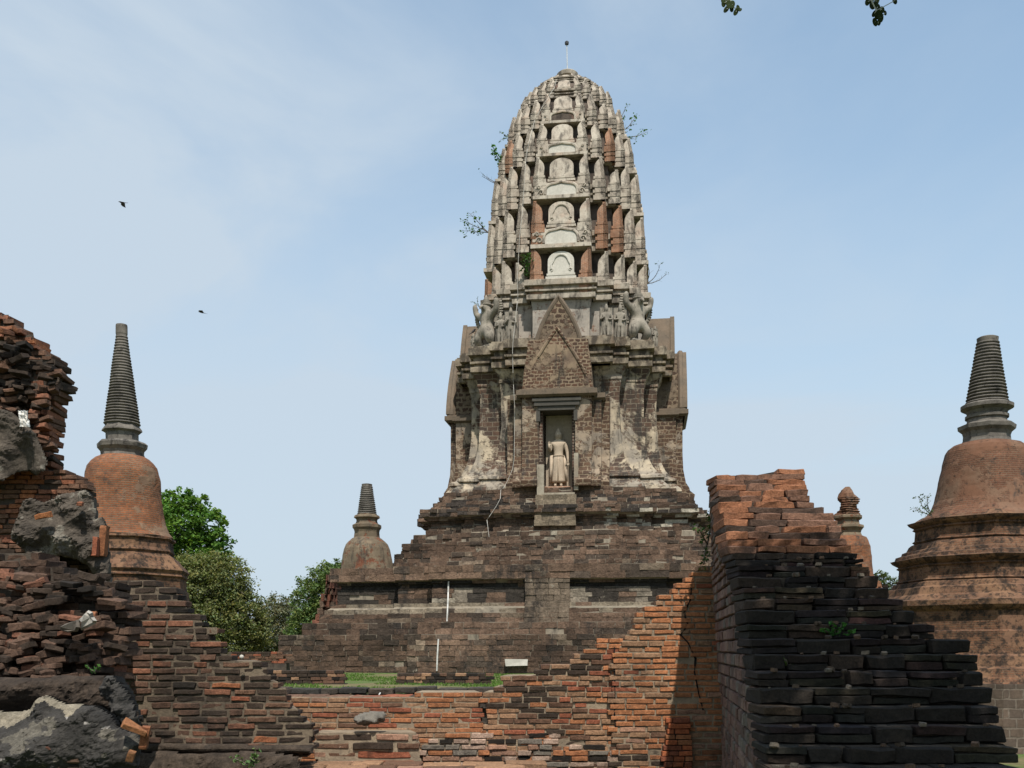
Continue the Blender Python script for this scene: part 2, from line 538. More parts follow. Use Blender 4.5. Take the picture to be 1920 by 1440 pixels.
def mat_blocks(name, mottle=.8, mscale=14, black=.35, bscale=2.2, pale=.2, palecol=(.42, .38, .32), bump=.6, bd=.012, blackcol=(.018, .016, .014), seed=0., streak=1.0, detail_scale=60, soot_amt=0.0):
    """Separate bricks or blocks: every piece's own colour from the mesh, then grain, black lichen and lime bloom."""
    m, nt, b = new_mat(name); g = NT(nt)
    ob, uv = coords(g)
    ob2 = g.mapping(ob, (1, 1, 1), (seed, seed, seed))
    at = g.n('ShaderNodeAttribute'); at.attribute_name = 'Col'
    n1 = g.noise(ob2, mscale, 6, .7)
    col = g.mix(mottle, at.outputs['Color'], g.ramp(n1.outputs['Fac'], .3, .72, .5, 1.3, False), 'MULTIPLY')
    bn = g.noise(g.mapping(ob2, (1, 1, streak)), bscale, 8, .68, .3)
    bm = g.ramp(bn.outputs['Fac'], .68 - .3 * black, .80 - .28 * black)
    bm = g.math('MULTIPLY', bm, g.ramp(g.noise(ob2, mscale * 1.7, 5, .7).outputs['Fac'], .3, .58, .25, 1.0))
    col = g.mix(g.math('MULTIPLY', bm, .92), col, blackcol)
    if pale > 0:
        pn = g.noise(ob2, bscale * 2.3, 7, .7, .2)
        pm = g.ramp(pn.outputs['Fac'], .74 - .2 * pale, .80 - .18 * pale)
        col = g.mix(g.math('MULTIPLY', pm, .75), col, palecol)
    fine = g.noise(ob2, mscale * 3.2, 4, .75)
    col = g.mix(.75, col, g.ramp(fine.outputs['Fac'], .33, .66, .5, 1.32, False), 'MULTIPLY')
    if soot_amt: col = soot(g, ob, col, soot_amt)
    g.l(col, b.inputs['Base Color'])
    nr = g.bump(g.noise(ob2, detail_scale, 5, .75).outputs['Fac'], bump * .7, bd * .6)
    nr = g.bump(n1.outputs['Fac'], bump, bd, nr)
    g.l(nr, b.inputs['Normal'])
    b.inputs['Roughness'].default_value = .93
    return m

def mat_stucco(name, c1, c2, dark=(.06, .055, .05), d_amt=.5, scale=1.0, bump=.4, bd=.02, seed=0.0, warm=None, streak=.35, speck=True, soot_amt=0.0):
    m, nt, b = new_mat(name); g = NT(nt)
    ob, uv = coords(g)
    oi = g.n('ShaderNodeObjectInfo')
    rv = g.n('ShaderNodeCombineXYZ'); rr = g.math('MULTIPLY', oi.outputs['Random'], 37.0)
    for s in 'XYZ': g.l(rr, rv.inputs[s])
    ad = g.n('ShaderNodeVectorMath', operation='ADD'); g.l(g.mapping(ob, (1, 1, 1), (seed, seed, seed)), ad.inputs[0]); g.l(rv.outputs[0], ad.inputs[1])
    v = ad.outputs[0]
    a = g.noise(v, 1.3 * scale, 6, .62)
    col = g.mix(g.ramp(a.outputs['Fac'], .35, .65), c1, c2)
    if warm:
        w = g.noise(v, .8 * scale, 4, .6)
        col = g.mix(g.ramp(w.outputs['Fac'], .55, .70, 0, .8), col, warm)
    col = g.mix(.6, col, g.ramp(g.noise(v, 9 * scale, 6, .7).outputs['Fac'], .3, .7, .65, 1.15, False), 'MULTIPLY')
    s = g.noise(g.mapping(v, (1.6, 1.6, streak * 1.6)), 1.5 * scale, 8, .7, .3)
    sm = g.ramp(s.outputs['Fac'], .66 - .3 * d_amt, .84 - .3 * d_amt)
    col = g.mix(g.math('MULTIPLY', sm, .85), col, dark)
    if speck:
        s2 = g.noise(v, 6 * scale, 6, .75)
        col = g.mix(g.ramp(s2.outputs['Fac'], .60, .68, 0, .75), col, dark)
    if soot_amt: col = soot(g, ob, col, soot_amt)
    g.l(col, b.inputs['Base Color'])
    nr = g.bump(g.noise(v, 16 * scale, 7, .72).outputs['Fac'], bump, bd)
    g.l(nr, b.inputs['Normal'])
    b.inputs['Roughness'].default_value = .9
    return m

def mat_plain(name, col, rough=.8, var=.2, scale=8, spec=.25, trans=0.0):
    m, nt, b = new_mat(name); g = NT(nt)
    ob, uv = coords(g)
    c = g.mix(1.0, col, g.ramp(g.noise(ob, scale, 4, .6).outputs['Fac'], .3, .7, 1 - var, 1 + var, False), 'MULTIPLY')
    g.l(c, b.inputs['Base Color'])
    b.inputs['Roughness'].default_value = rough
    b.inputs['Specular IOR Level'].default_value = spec
    return m

def mat_leaf(name, bright=1.0):
    m, nt, b = new_mat(name); g = NT(nt)
    at = g.n('ShaderNodeAttribute'); at.attribute_name = 'Col'
    g.l(at.outputs['Color'], b.inputs['Base Color'])
    b.inputs['Roughness'].default_value = .85
    b.inputs['Specular IOR Level'].default_value = .08
    tr = g.n('ShaderNodeBsdfTranslucent')
    g.l(g.mix(1.0, at.outputs['Color'], (1.1, 1.3, .5), 'MULTIPLY'), tr.inputs['Color'])
    mx = g.n('ShaderNodeMixShader'); mx.inputs['Fac'].default_value = .3
    out = [n for n in nt.nodes if n.type == 'OUTPUT_MATERIAL'][0]
    g.l(b.outputs['BSDF'], mx.inputs[1]); g.l(tr.outputs['BSDF'], mx.inputs[2]); g.l(mx.outputs[0], out.inputs['Surface'])
    return m

LAT1, LAT2, LATM = (.115, .068, .046), (.060, .042, .033), (.21, .17, .125)
M_blk = mat_blocks('laterite_blocks', .9, 3.5, .52, .7, .50, (.30, .26, .205), .8, .06, (.026, .022, .019), 3.1, .30, 14)
M_blk_mortar = mat_stucco('lime_mortar', (.24, .20, .15), (.17, .145, .11), (.035, .03, .026), .55, .7, .4, .03, 1.0)
M_body = mat_masonry('sanctum_plaster_over_laterite', .52, .23, .026, LAT1, LAT2, LATM, .07, (0.4048, 0.3315, 0.2378), (0.2376, 0.204, 0.164), .56, .55, .58, bump=.7, bump_d=.04, seed=4.2, lich=(0.044, 0.03825, 0.0328), lich_amt=.45)
M_porch = mat_masonry('porch_laterite', .42, .21, .036, (0.11, 0.06375, 0.03936), (0.0616, 0.03825, 0.02706), (0.2068, 0.153, 0.1025), .11, (0.2992, 0.2295, 0.164), (0.1936, 0.1573, 0.123), .34, .8, .42, bump=.7, bump_d=.04, seed=9.7)
M_ped = mat_masonry('pediment_rubble', .36, .26, .06, (0.0748, 0.0425, 0.02788), (0.0572, 0.0357, 0.0246), (0.1892, 0.1403, 0.0943), .16, (0.1672, 0.1232, 0.082), (0.1144, 0.085, 0.0615), .42, 1.0, .3, bump=.7, bump_d=.05, seed=2.7)
M_pedrim = mat_stucco('pediment_render', (0.1496, 0.1105, 0.0779), (0.1144, 0.08925, 0.0656), (0.044, 0.0357, 0.02952), .35, 1.0, .4, .03, 5.0)
M_tower = mat_stucco('tower_stucco', (0.3834, 0.3338, 0.2683), (0.2615, 0.2211, 0.1762), (0.05228, 0.04339, 0.03524), .72, 1.1, .45, .03, 2.0, (0.3834, 0.3004, 0.2242), .4)
M_corn = mat_stucco('dirty_cornice_stucco', (0.329, 0.2754, 0.2041), (0.1912, 0.1502, 0.1078), (0.04001, 0.03171, 0.02464), .80, 1.1, .6, .04, 12.0, (0.1334, 0.08762, 0.05775), .5)
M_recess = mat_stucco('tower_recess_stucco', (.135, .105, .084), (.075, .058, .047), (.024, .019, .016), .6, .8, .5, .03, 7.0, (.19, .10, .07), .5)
M_ante = mat_stucco('antefix_stucco', (0.4668, 0.4107, 0.3377), (0.3455, 0.2902, 0.2351), (0.08403, 0.07142, 0.05983), .62, 1.3, .45, .02, 3.0, (0.4388, 0.3304, 0.2564), .5)
M_antered = mat_masonry('antefix_brick', .2, .06, .010, (0.32, 0.15, 0.084), (0.264, 0.1275, 0.0735), (0.336, 0.255, 0.189), .01, None, None, 0, .5, .12, bump=.4, bump_d=.01, seed=6.0)
M_white = mat_stucco('new_white_stucco', (0.504, 0.4731, 0.416), (0.4536, 0.4233, 0.368), (0.168, 0.1577, 0.136), .12, 1.0, .2, .01, 1.5, None, .5, False)
M_statue = mat_stucco('cream_statue_stucco', (0.4558, 0.3697, 0.2772), (0.387, 0.306, 0.2268), (0.1462, 0.119, 0.0924), .20, 1.5, .2, .01, 8.0, None, .5, False)
M_relief = mat_stucco('grey_relief_stucco', (0.2808, 0.2459, 0.1995), (0.195, 0.1714, 0.14), (0.039, 0.03352, 0.028), .55, 1.5, .5, .02, 4.4)
M_iron = mat_plain('painted_conduit', (.50, .49, .46), .5, .35, 2)
M_cable = mat_plain('grey_cable', (.42, .40, .36), .6, .3, 3)
M_dark = mat_plain('dark_iron', (.05, .05, .055), .6)
# ------------------------------------------------------------------ the setting: ground
def ground_z(x, y):
    s = lambda a, b, t: (lambda u: u * u * (3 - 2 * u))(max(0, min(1, (t - a) / (b - a))))
    z = .38
    low = s(0.0, 1.6, x - .40 * y) * (1 - s(46, 58, y)) * s(2.0, 4.5, x)
    z -= 2.25 * low
    z -= .6 * (1 - s(12, 24, y)) * (1 - low)
    return z
def build_ground():
    xs = sorted(set([-1500, -600, -250, -120, -80, -60] + [x * .7 for x in range(-70, 80)] + [80, 120, 250, 600, 1500]))
    ys = sorted(set([-400, -100, -40, -20] + [y * .8 for y in range(-12, 100)] + [100, 140, 220, 400, 900, 2500]))
    vs = [(x, y, ground_z(x, y) + .03 * noise.noise(Vector((x * .3, y * .3, 0)))) for y in ys for x in xs]
    n = len(xs)
    fs = [(j * n + i, j * n + i + 1, (j + 1) * n + i + 1, (j + 1) * n + i) for j in range(len(ys) - 1) for i in range(n - 1)]
    m, nt, b = new_mat('lawn'); g = NT(nt); ob, uv = coords(g)
    a = g.noise(ob, .35, 6, .65); c = g.noise(ob, 3.0, 6, .75)
    col = g.mix(g.ramp(a.outputs['Fac'], .40, .62), (.075, .125, .028), (.16, .13, .065))
    col = g.mix(.8, col, g.ramp(c.outputs['Fac'], .3, .7, .6, 1.3, False), 'MULTIPLY')
    g.l(col, b.inputs['Base Color']); b.inputs['Roughness'].default_value = .95
    g.l(g.bump(g.noise(ob, 25, 5, .8).outputs['Fac'], .8, .05), b.inputs['Normal'])
    mb = MB(); mb.add(vs, fs)
    o = mb.build('ground', m, smooth=True)
    tag(o, kind='structure')
build_ground()

# ------------------------------------------------------------------ the prang (great tower)
AX, AY = 2.92, 54.0
PR = R(-7.5)
prang = empty('temple_tower', (AX, AY, .38), PR)
Z0 = -.38                                  # local z of world zero
tag(prang, 'tall grey corncob shaped stone temple tower on stepped dark brick base', 'tower')

def plan(c, a, d=0.0):
    """Redented square: c = depths of the three faces from the axis, a = half widths of the first two, d = outward offset."""
    c0, c1, c2 = [x + d for x in c]; a0, a1 = [x + d for x in a]
    q = [(a0, -c0), (a0, -c1), (a1, -c1), (a1, -c2), (c2, -c2), (c2, -a1), (c1, -a1), (c1, -a0), (c0, -a0)]
    pts = []
    for k in range(4):
        for x, y in q:
            for _ in range(k): x, y = -y, x
            pts.append((x, y))
    return pts

TP = ((1, .875, .735), (.35, .545))
def loft(mb, rows, seg=.4, amp=.02, col=(.5, .5, .5), mi=0, nscale=1.5, top=True):
    """rows: list of (z, polygon); every polygon has the same number of corners."""
    base = rows[0][1]; n = len(base)
    big = max(rows, key=lambda r: abs(r[1][0][1]))[1]
    k = [max(1, int(math.ceil(math.dist(big[i], big[(i + 1) % n]) / seg))) for i in range(n)]
    vs, fs = [], []
    tot = sum(k)
    for z, pg in rows:
        for i in range(n):
            a, b = pg[i], pg[(i + 1) % n]
            for j in range(k[i]):
                t = j / k[i]
                x, y = a[0] + (b[0] - a[0]) * t, a[1] + (b[1] - a[1]) * t
                if amp:
                    nv = noise.noise_vector(Vector((x * nscale, y * nscale, z * nscale)))
                    x += nv.x * amp; y += nv.y * amp; zz = z + nv.z * amp * .6
                else: zz = z
                vs.append((x, y, zz))
    for r in range(len(rows) - 1):
        for i in range(tot):
            fs.append((r * tot + i, r * tot + (i + 1) % tot, (r + 1) * tot + (i + 1) % tot, (r + 1) * tot + i))
    if top: fs.append(tuple((len(rows) - 1) * tot + i for i in range(tot)))
    mb.add(vs, fs, col, mi)

def zfill(prof, step):
    """Adds rows between the profile's rows; prof entries are (z, value, ...)."""
    out = [prof[0]]
    for a, b in zip(prof[:-1], prof[1:]):
        k = max(1, int(math.ceil(abs(b[0] - a[0]) / step)))
        for i in range(1, k + 1):
            t = i / k
            out.append(tuple(a[j] + (b[j] - a[j]) * t for j in range(len(a))))
    return out

def course_blocks(mb, pg, z0, z1, bl, depth, jit, pal, rng, gap=.02, faceall=False, skip=None, mi=0):
    """One course of separate blocks along a closed outline; only sides that can be seen from the south half."""
    n = len(pg)
    for i in range(n):
        a, b = Vector(pg[i]), Vector(pg[(i + 1) % n])
        e = b - a; ln = e.length
        if ln < .02: continue
        e.normalize(); nm = Vector((e.y, -e.x))
        if not faceall and nm.y > .5: continue
        if not faceall and (a.y + b.y) / 2 > 5 : continue
        x = 0.0
        while x < ln - .02:
            l = bl * rng.uniform(.55, 1.3)
            if x + l > ln - .12: l = ln - x
            c = a + e * (x + l / 2) - nm * (depth / 2 + rng.uniform(-jit, jit))
            if rng.random() > .025:
                block(mb, (c.x, c.y, (z0 + z1) / 2), l - gap, depth, (z1 - z0) - gap * .8, math.atan2(e.y, e.x), pal(c.x, c.y, z0, rng), .020, rng, mi)
            x += l

def lat_pal(x, y, z, rng):
    n = noise.fractal(Vector((x * .3, y * .3 + 3, z * .6)), .8, 2.1, 3)
    t = max(0, min(.995, .55 * (.5 + .8 * noise.fractal(Vector((x * .6, y * .6 + 3, z * .9 + 9)), .8, 2.1, 3)) + .45 * rng.random()))
    g = 1.0 + .6 * n
    wz = z - Z0
    col_n = noise.noise(Vector((x * .9, y * .9, 20)))
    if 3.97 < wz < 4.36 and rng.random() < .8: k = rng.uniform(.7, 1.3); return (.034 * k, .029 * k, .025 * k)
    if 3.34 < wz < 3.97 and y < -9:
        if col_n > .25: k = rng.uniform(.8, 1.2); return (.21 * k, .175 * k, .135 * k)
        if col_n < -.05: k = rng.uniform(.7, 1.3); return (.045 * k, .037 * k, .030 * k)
    if 2.88 < wz < 3.3 and y < -9 and rng.random() < .55: k = rng.uniform(.8, 1.15); return (.235 * k, .190 * k, .138 * k)
    if 6.9 < wz < 7.65 and x > 2.2 and rng.random() < .5: k = rng.uniform(.8, 1.15); return (.36 * k, .32 * k, .255 * k)
    if 7.6 < wz < 8.4 and rng.random() < .4: k = rng.uniform(.7, 1.3); return (.045 * k, .036 * k, .030 * k)
    if t < .62: k = rng.uniform(.75, 1.15) * g; return (.128 * k, .082 * k, .056 * k)
    if t < .80: k = rng.uniform(.7, 1.1) * g; return (.074 * k, .054 * k, .040 * k)
    if t < .97: k = rng.uniform(.8, 1.15) * g; return (.185 * k, .138 * k, .098 * k)
    if t < .98: return (.20, .09, .055)
    return (.30, .26, .20)

def terrace(name, prof, cfun, bl, ch, seed, jit=.035, gap=.024, pal=lat_pal):
    rng = random.Random(seed)
    mb = MB()
    rows = []
    for z, d in zfill(prof, 10): rows.append((z + Z0, plan(*cfun(d), -.05)))
    loft(mb, rows, 1.2, .0, (.2, .17, .13), 1)
    for (za, da), (zb, db) in zip(prof[:-1], prof[1:]):
        if zb - za < .05: continue
        k = max(1, int(round((zb - za) / ch)))
        for i in range(k):
            t0 = (i + .5) / k
            d = da + (db - da) * t0
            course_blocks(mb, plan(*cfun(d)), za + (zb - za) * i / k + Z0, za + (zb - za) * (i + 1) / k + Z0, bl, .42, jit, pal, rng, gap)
    return mb.build(name, [M_blk, M_blk_mortar], prang)

# broad platform
def c_plat(d): return ((10.75 + d, 10.3 + d, 9.55 + d), (5.0 + d * .3, 6.6 + d * .5))
terrace('platform_plinth', [(.2, 2.05), (1.98, 2.0), (1.981, 1.25), (2.5, 1.2)], c_plat, .60, .235, 11, .022, .022)
terrace('platform_base', [(2.5, .65), (2.9, .62), (2.901, .5), (3.1, .42), (3.35, .06), (3.36, 0), (4.0, 0), (4.01, -.14), (4.2, -.1), (4.36, .10), (4.361, .26), (4.95, .28)], c_plat, .85, .25, 12, .012, .010)
# upper terrace that carries the sanctum
def c_ter(w): return ((w, w - .42, w - .95), (w * .40, w * .62))
terrace('terrace', [(4.95, 8.75), (5.35, 8.7), (5.351, 8.45), (5.8, 8.4), (5.801, 8.15), (6.3, 8.1), (6.301, 7.75), (6.75, 7.7), (6.751, 7.3), (7.0, 7.1), (7.35, 6.95), (7.45, 7.0), (7.62, 7.3), (7.621, 7.42), (7.98, 7.42),
                    (7.981, 6.95), (8.35, 6.85), (8.351, 6.55), (8.9, 6.45)], c_ter, .50, .185, 13, .05, .020)

# broken red brick buttress at the far left corner of the platform
def lean_buttress():
    mb = MB(); rng = random.Random(5)
    for i in range(15):
        z = .3 + i * .3
        w = 1.9 - i * .13
        for k in range(5):
            c = rng.choice([(.14, .06, .042), (.11, .055, .04), (.09, .062, .045), (.12, .08, .056), (.17, .07, .045)])
            block(mb, (-10.35 - w * .55 + k * w * .22 + rng.uniform(-.05, .05), -7.6 + rng.uniform(-.15, .15) + k * .12, z + Z0 + .15), w * .3, 1.4, .29, rng.uniform(-.06, .06), c, .04, rng)
    return mb.build('brick_buttress', [M_blk], prang)
lean_buttress()

# stair: a battered strip of laterite down the middle of the front
def stair(name, prof, seed, tone):
    mb = MB(); rng = random.Random(seed)
    for (za, da), (zb, db) in zip(prof[:-1], prof[1:]):
        k = max(1, int(round(abs(za - zb) / .25)))
        for i in range(k):
            t = (i + .5) / k
            d = da + (db - da) * t
            zz = za + (zb - za) * t
            h = abs(zb - za) / k
            x = -.95
            while x < .93:
                l = rng.uniform(.3, .75)
                if x + l > .8: l = .95 - x
                kk = rng.uniform(.8, 1.2)
                block(mb, (x + l / 2, -d + 1.0 + rng.uniform(-.03, .03), zz + Z0), l - .02, 2.0, h - .018, 0, tuple(q * kk for q in tone), .012, rng)
                x += l
            cbox(mb, -.93, .93, -d + .06, -d + 2.0, zz + Z0 - h / 2 + .003, zz + Z0 + h / 2 - .003, (.2, .17, .13), 1)
    return mb.build(name, [M_blk, M_blk_mortar], prang)
stair('stair_panel', [(8.5, 6.9), (7.0, 7.5)], 21, (.21, .165, .115))
stair('stair_ramp', [(4.95, 11.02), (3.4, 10.98), (2.9, 11.42), (2.5, 11.45)], 22, (.165, .125, .09))

# sanctum body
BC, BA = (4.0, 4.62, 4.0), (1.18, 2.86)
def body():
    mb = MB()
    prof = [(8.75, 1.10), (8.95, 1.22), (9.1, 1.16), (9.3, .95), (9.45, .86), (9.5, .98), (9.62, .95), (9.75, .70), (10.1, .45), (10.6, .22), (11.2, .10), (12.2, .02), (13.4, 0), (13.9, .02),
            (14.25, .06), (14.3, .10), (14.5, .10), (14.72, .22), (14.9, .30)]
    loft(mb, [(z + Z0, plan(BC, BA, d)) for z, d in zfill(prof, .22)], .28, .045, nscale=1.3)
    mb.build('sanctum_wall', M_body, prang)
    mb = MB()
    prof = [(14.9, .30), (14.95, .42), (15.2, .42), (15.21, .28), (15.32, .28), (15.36, .44), (15.46, .44), (15.5, .30), (15.72, .30), (15.76, .52), (16.1, .52), (16.12, .44), (16.2, .44), (16.2, -.3)]
    loft(mb, [(z + Z0, plan((5.0, 4.62, 4.0), (2.14, 2.86), d)) for z, d in prof], .35, .03)
    mb.build('sanctum_cornice', M_corn, prang)
body()

# neck with the guardian figures
def neck():
    mb = MB()
    loft(mb, [(z + Z0, plan([x * 3.95 for x in TP[0]], [x * 3.95 for x in TP[1]], d)) for z, d in [(16.1, .1), (16.5, .02), (17.2, 0), (18.0, .02), (18.42, .1)]], .4, .03)
    mb.build('tower_neck', M_body2, prang)
    mb = MB()
    pr = [(18.4, .16), (18.45, .30), (18.68, .30), (18.69, .20), (18.78, .20), (18.82, .36), (18.9, .36), (18.92, .22), (19.08, .22), (19.1, .40), (19.36, .40), (19.42, .28), (19.42, -.3)]
    loft(mb, [(z + Z0, plan([x * 3.95 for x in TP[0]], [x * 3.95 for x in TP[1]], d)) for z, d in pr], .35, .018)
    mb.build('tower_cornice', M_tower, prang)
M_body2 = mat_masonry('neck_plaster', .4, .2, .02, (0.22, 0.136, 0.0984), (0.176, 0.119, 0.0902), (0.2904, 0.238, 0.1886), .04, (0.3696, 0.323, 0.2706), (0.264, 0.238, 0.205), .85, .5, .35, bump=.4, bump_d=.02, seed=14.2)
neck()

# tiers: cornice base, recessed wall, leaf-shaped antefixes folded round every corner, gable over the middle
def leaf_outline(h, w, n=9):
    """Half leaf: straight along the corner (x = 0), curved away from it; returns (x, z) from foot to tip."""
    pts = [(w, 0), (w * 1.0, h * .12), (w * .98, h * .34)]
    for i in range(1, n + 1):
        t = i / n
        pts.append((w * .98 * (1 - t ** 2.3), h * (.34 + .66 * t)))
    return pts

def antefix_mesh(mb, cx, cy, ux, uy, vx, vy, z, h, w, th, lean, mi=0, ped=0.0):
    """Leaf folded at the corner (cx, cy): one wing along direction u, the other along v (both inwards along the faces)."""
    # foot: two small mouldings
    for (wx, wy, ox, oy) in ((ux, uy, vx, vy), (vx, vy, ux, uy)):
        ol = leaf_outline(h * .76, w)
        k = len(ol)
        front = []; back = []
        for (x, zz) in ol + [(0, 0)]:
            zz2 = zz + h * .24
            o = -lean * zz            # leans inwards as it rises
            bx = cx + wx * x - ox * o; by = cy + wy * x - oy * o
            # both wings lean, so the shared edge moves diagonally
            ex = -wx * o * (1 if x == 0 else 1); ey = -wy * o
            front.append((bx + ex, by + ey, z + zz2))
            back.append((bx + ex + ox * th, by + ey + oy * th, z + zz2))
        m = len(front)
        fs = [tuple(range(m)), tuple(range(m, 2 * m))[::-1]] + [(i, i + m, (i + 1) % m + m, (i + 1) % m) for i in range(m)]
        mb.add(front + back, fs, (.5, .5, .5), mi)
    e = .05
    pd_ = ped / h
    for i, (zz, hh, g_) in enumerate(((0, .10, 1.24), (.10, .05, 1.0), (.15, .09, 1.14), (-.93 * pd_, .26 * pd_, 1.16), (-.66 * pd_, .12 * pd_, 1.0), (-.54 * pd_, .16 * pd_, 1.20), (-.38 * pd_, .14 * pd_, 1.0), (-.24 * pd_, .235 * pd_, 1.26))):
        for (wx, wy, ox, oy) in ((ux, uy, vx, vy), (vx, vy, ux, uy)):
            x0 = -e * (g_ - .9) * 2
            L2 = w * g_
            a = [(cx + wx * s * (L2 if s > 0 else 1) * (1 if s > 0 else 0) + wx * (x0 if s == 0 else 0) - ox * (-x0) * (1 if t == 0 else 0) + ox * (th * 1.2 if t else 0),
                  cy + wy * s * (L2 if s > 0 else 1) * (1 if s > 0 else 0) + wy * (x0 if s == 0 else 0) - oy * (-x0) * (1 if t == 0 else 0) + oy * (th * 1.2 if t else 0),
                  z + h * (zz + (hh if q else 0))) for s in (0, 1) for t in (0, 1) for q in (0, 1)]
            mb.add(a, CF, (.5, .5, .5), mi)

TIERS = [  # world z of foot, z of the tier's cornice slab, z of the next foot, W at the cornice below the foot, W at its own cornice
    (19.42, 20.95, 22.0, 4.15, 4.08), (22.0, 23.45, 24.35, 4.02, 3.84), (24.35, 25.7, 26.4, 3.78, 3.50), (26.4, 27.55, 28.2, 3.42, 3.02),
    (28.2, 29.2, 29.65, 2.92, 2.50), (29.65, 30.33, 30.62, 2.32, 1.86), (30.62, 30.93, 31.05, 1.60, 1.15)]
rear = MB()
def tiers():
    rng = random.Random(77)
    for ti, (z0, z1, z2, wa, wb) in enumerate(TIERS):
        h = z1 - z0
        sc = lambda w, d=0.0: plan([x * w for x in TP[0]], [x * w for x in TP[1]], d)
        # recessed core
        mb = MB()
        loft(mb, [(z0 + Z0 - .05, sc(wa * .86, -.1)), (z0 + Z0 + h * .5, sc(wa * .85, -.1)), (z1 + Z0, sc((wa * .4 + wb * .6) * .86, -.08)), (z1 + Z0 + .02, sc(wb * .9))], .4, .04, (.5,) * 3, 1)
        ch = z2 - z1
        pr = [(z1, -.34 * min(1, wb / 3)), (z1 + ch * .02, -.14), (z1 + ch * .24, -.14), (z1 + ch * .26, -.24), (z1 + ch * .38, -.24), (z1 + ch * .40, -.12), (z1 + ch * .52, -.12), (z1 + ch * .54, -.24),
              (z1 + ch * .72, -.24), (z1 + ch * .74, -.10), (z1 + ch * .97, -.10), (z2, -.14), (z2 + .004, -.6 * min(1, wb / 2))]
        loft(mb, [(z + Z0, sc(wb, d * min(1, wb / 2.5))) for z, d in pr], .35, .016)
        tier = mb.build('tower_tier', [M_tower, M_recess], prang)
        # antefixes
        ha = h * 1.04
        c = [x * wa for x in TP[0]]; a = [x * wa for x in TP[1]]
        th = .13 * min(1, wa / 3) + .03
        ins = -.035 * min(1, wa / 3)
        widths = [(c[0] - c[1]), (a[1] - a[0]), (c[2] - a[1])]
        w = .126 * wa
        lean = max(0.02, (wa - wb) / h * .55) if h > 0 else 0
        q = [(a[0], -c[0]), (a[1], -c[1]), (c[2], -c[2]), (c[1], -a[1]), (c[0], -a[0])]
        for k in range(4):
            for j, (x, y) in enumerate(q):
                u, v = (-1, 0), (0, 1)
                for _ in range(k):
                    x, y = -y, x; u = (-u[1], u[0]); v = (-v[1], v[0])
                x -= ins * np.sign(x); y -= ins * np.sign(y)
                hh = ha * (rng.uniform(.88, 1.02) if rng.random() > .12 else rng.uniform(.62, .8))
                vis = y < .05 * wa or (y < .45 * wa)
                red = (ti in (0, 1)) and ((j == 0 and k == 0) or (j == 4 and k == 3) or (ti == 1 and k == 0 and j == 2)) and not (ti == 1 and k == 0 and j == 0)
                red = red or rng.random() < (.045 if ti < 4 else .01)
                tgt = MB() if vis else rear
                ww = w * rng.uniform(.94, 1.04)
                antefix_mesh(tgt, x, y, u[0], u[1], v[0], v[1], z0 + Z0, hh, ww, th, lean, 0, z0 - (TIERS[ti - 1][1] if ti else 18.5))
                if vis: tgt.build('antefix', M_antered if red else M_ante, tier)
            # the middle leaf of every face: broad arch with a smaller arch in relief
            mb2 = MB() if k in (0, 1, 3) else rear
            mb2.M = Matrix.Rotation(k * math.pi / 2, 4, 'Z')
            W2 = .155 * wa * (1 if ti < 5 else .85); y0 = -c[0] + .02; hc = ha * .86
            ol = [(-W2, .2 * hc)] + [(W2 * math.cos(t) * 1.0, .2 * hc + hc * .45 + hc * .35 * math.sin(t)) for t in np.linspace(math.pi, 0, 13)] + [(W2, .2 * hc)]
            def lp(pts, d0, d1):
                n_ = len(pts)
                vs = [(x, y0 + d0 + lean * (zz) * 1.0, z0 + Z0 + zz) for x, zz in pts] + [(x, y0 + d1 + lean * zz, z0 + Z0 + zz) for x, zz in pts]
                fs = [tuple(range(n_))[::-1], tuple(range(n_, 2 * n_))] + [(i, (i + 1) % n_, (i + 1) % n_ + n_, i + n_) for i in range(n_)]
                mb2.add(vs, fs)
            lp(ol, 0, .16)
            if ti < 2:
                ring = []
                for t in np.linspace(math.pi * 1.02, -math.pi * .02, 15):
                    ring.append((W2 * .68 * math.cos(t) * (1.1 if math.sin(t) < .3 else .95), .36 * hc + hc * (.52 * max(0, math.sin(t)) ** .7)))
                tube(mb2, [(x, y0 - .01 + lean * zz, z0 + Z0 + zz) for x, zz in ring], .055, 6)
                for s in (-1, 1):
                    tube(mb2, [(s * (W2 * .72 + .07 * math.cos(t)), y0 - .01 + lean * .36 * hc, z0 + Z0 + .34 * hc + .07 * math.sin(t)) for t in np.linspace(0, 5, 8)], .028, 5)
            for zz, hh, g_ in ((0, .09, 1.16), (.09, .04, 1.0), (.13, .07, 1.08)):
                cbox(mb2, -W2 * g_, W2 * g_, y0 - .05 * (g_ - .98) * 5, y0 + .2, z0 + Z0 + hc * zz, z0 + Z0 + hc * (zz + hh))
            mb2.M = None
            if k != 2: mb2.build('centre_antefix', M_white if (ti == 0 and k == 0) else M_ante, tier)
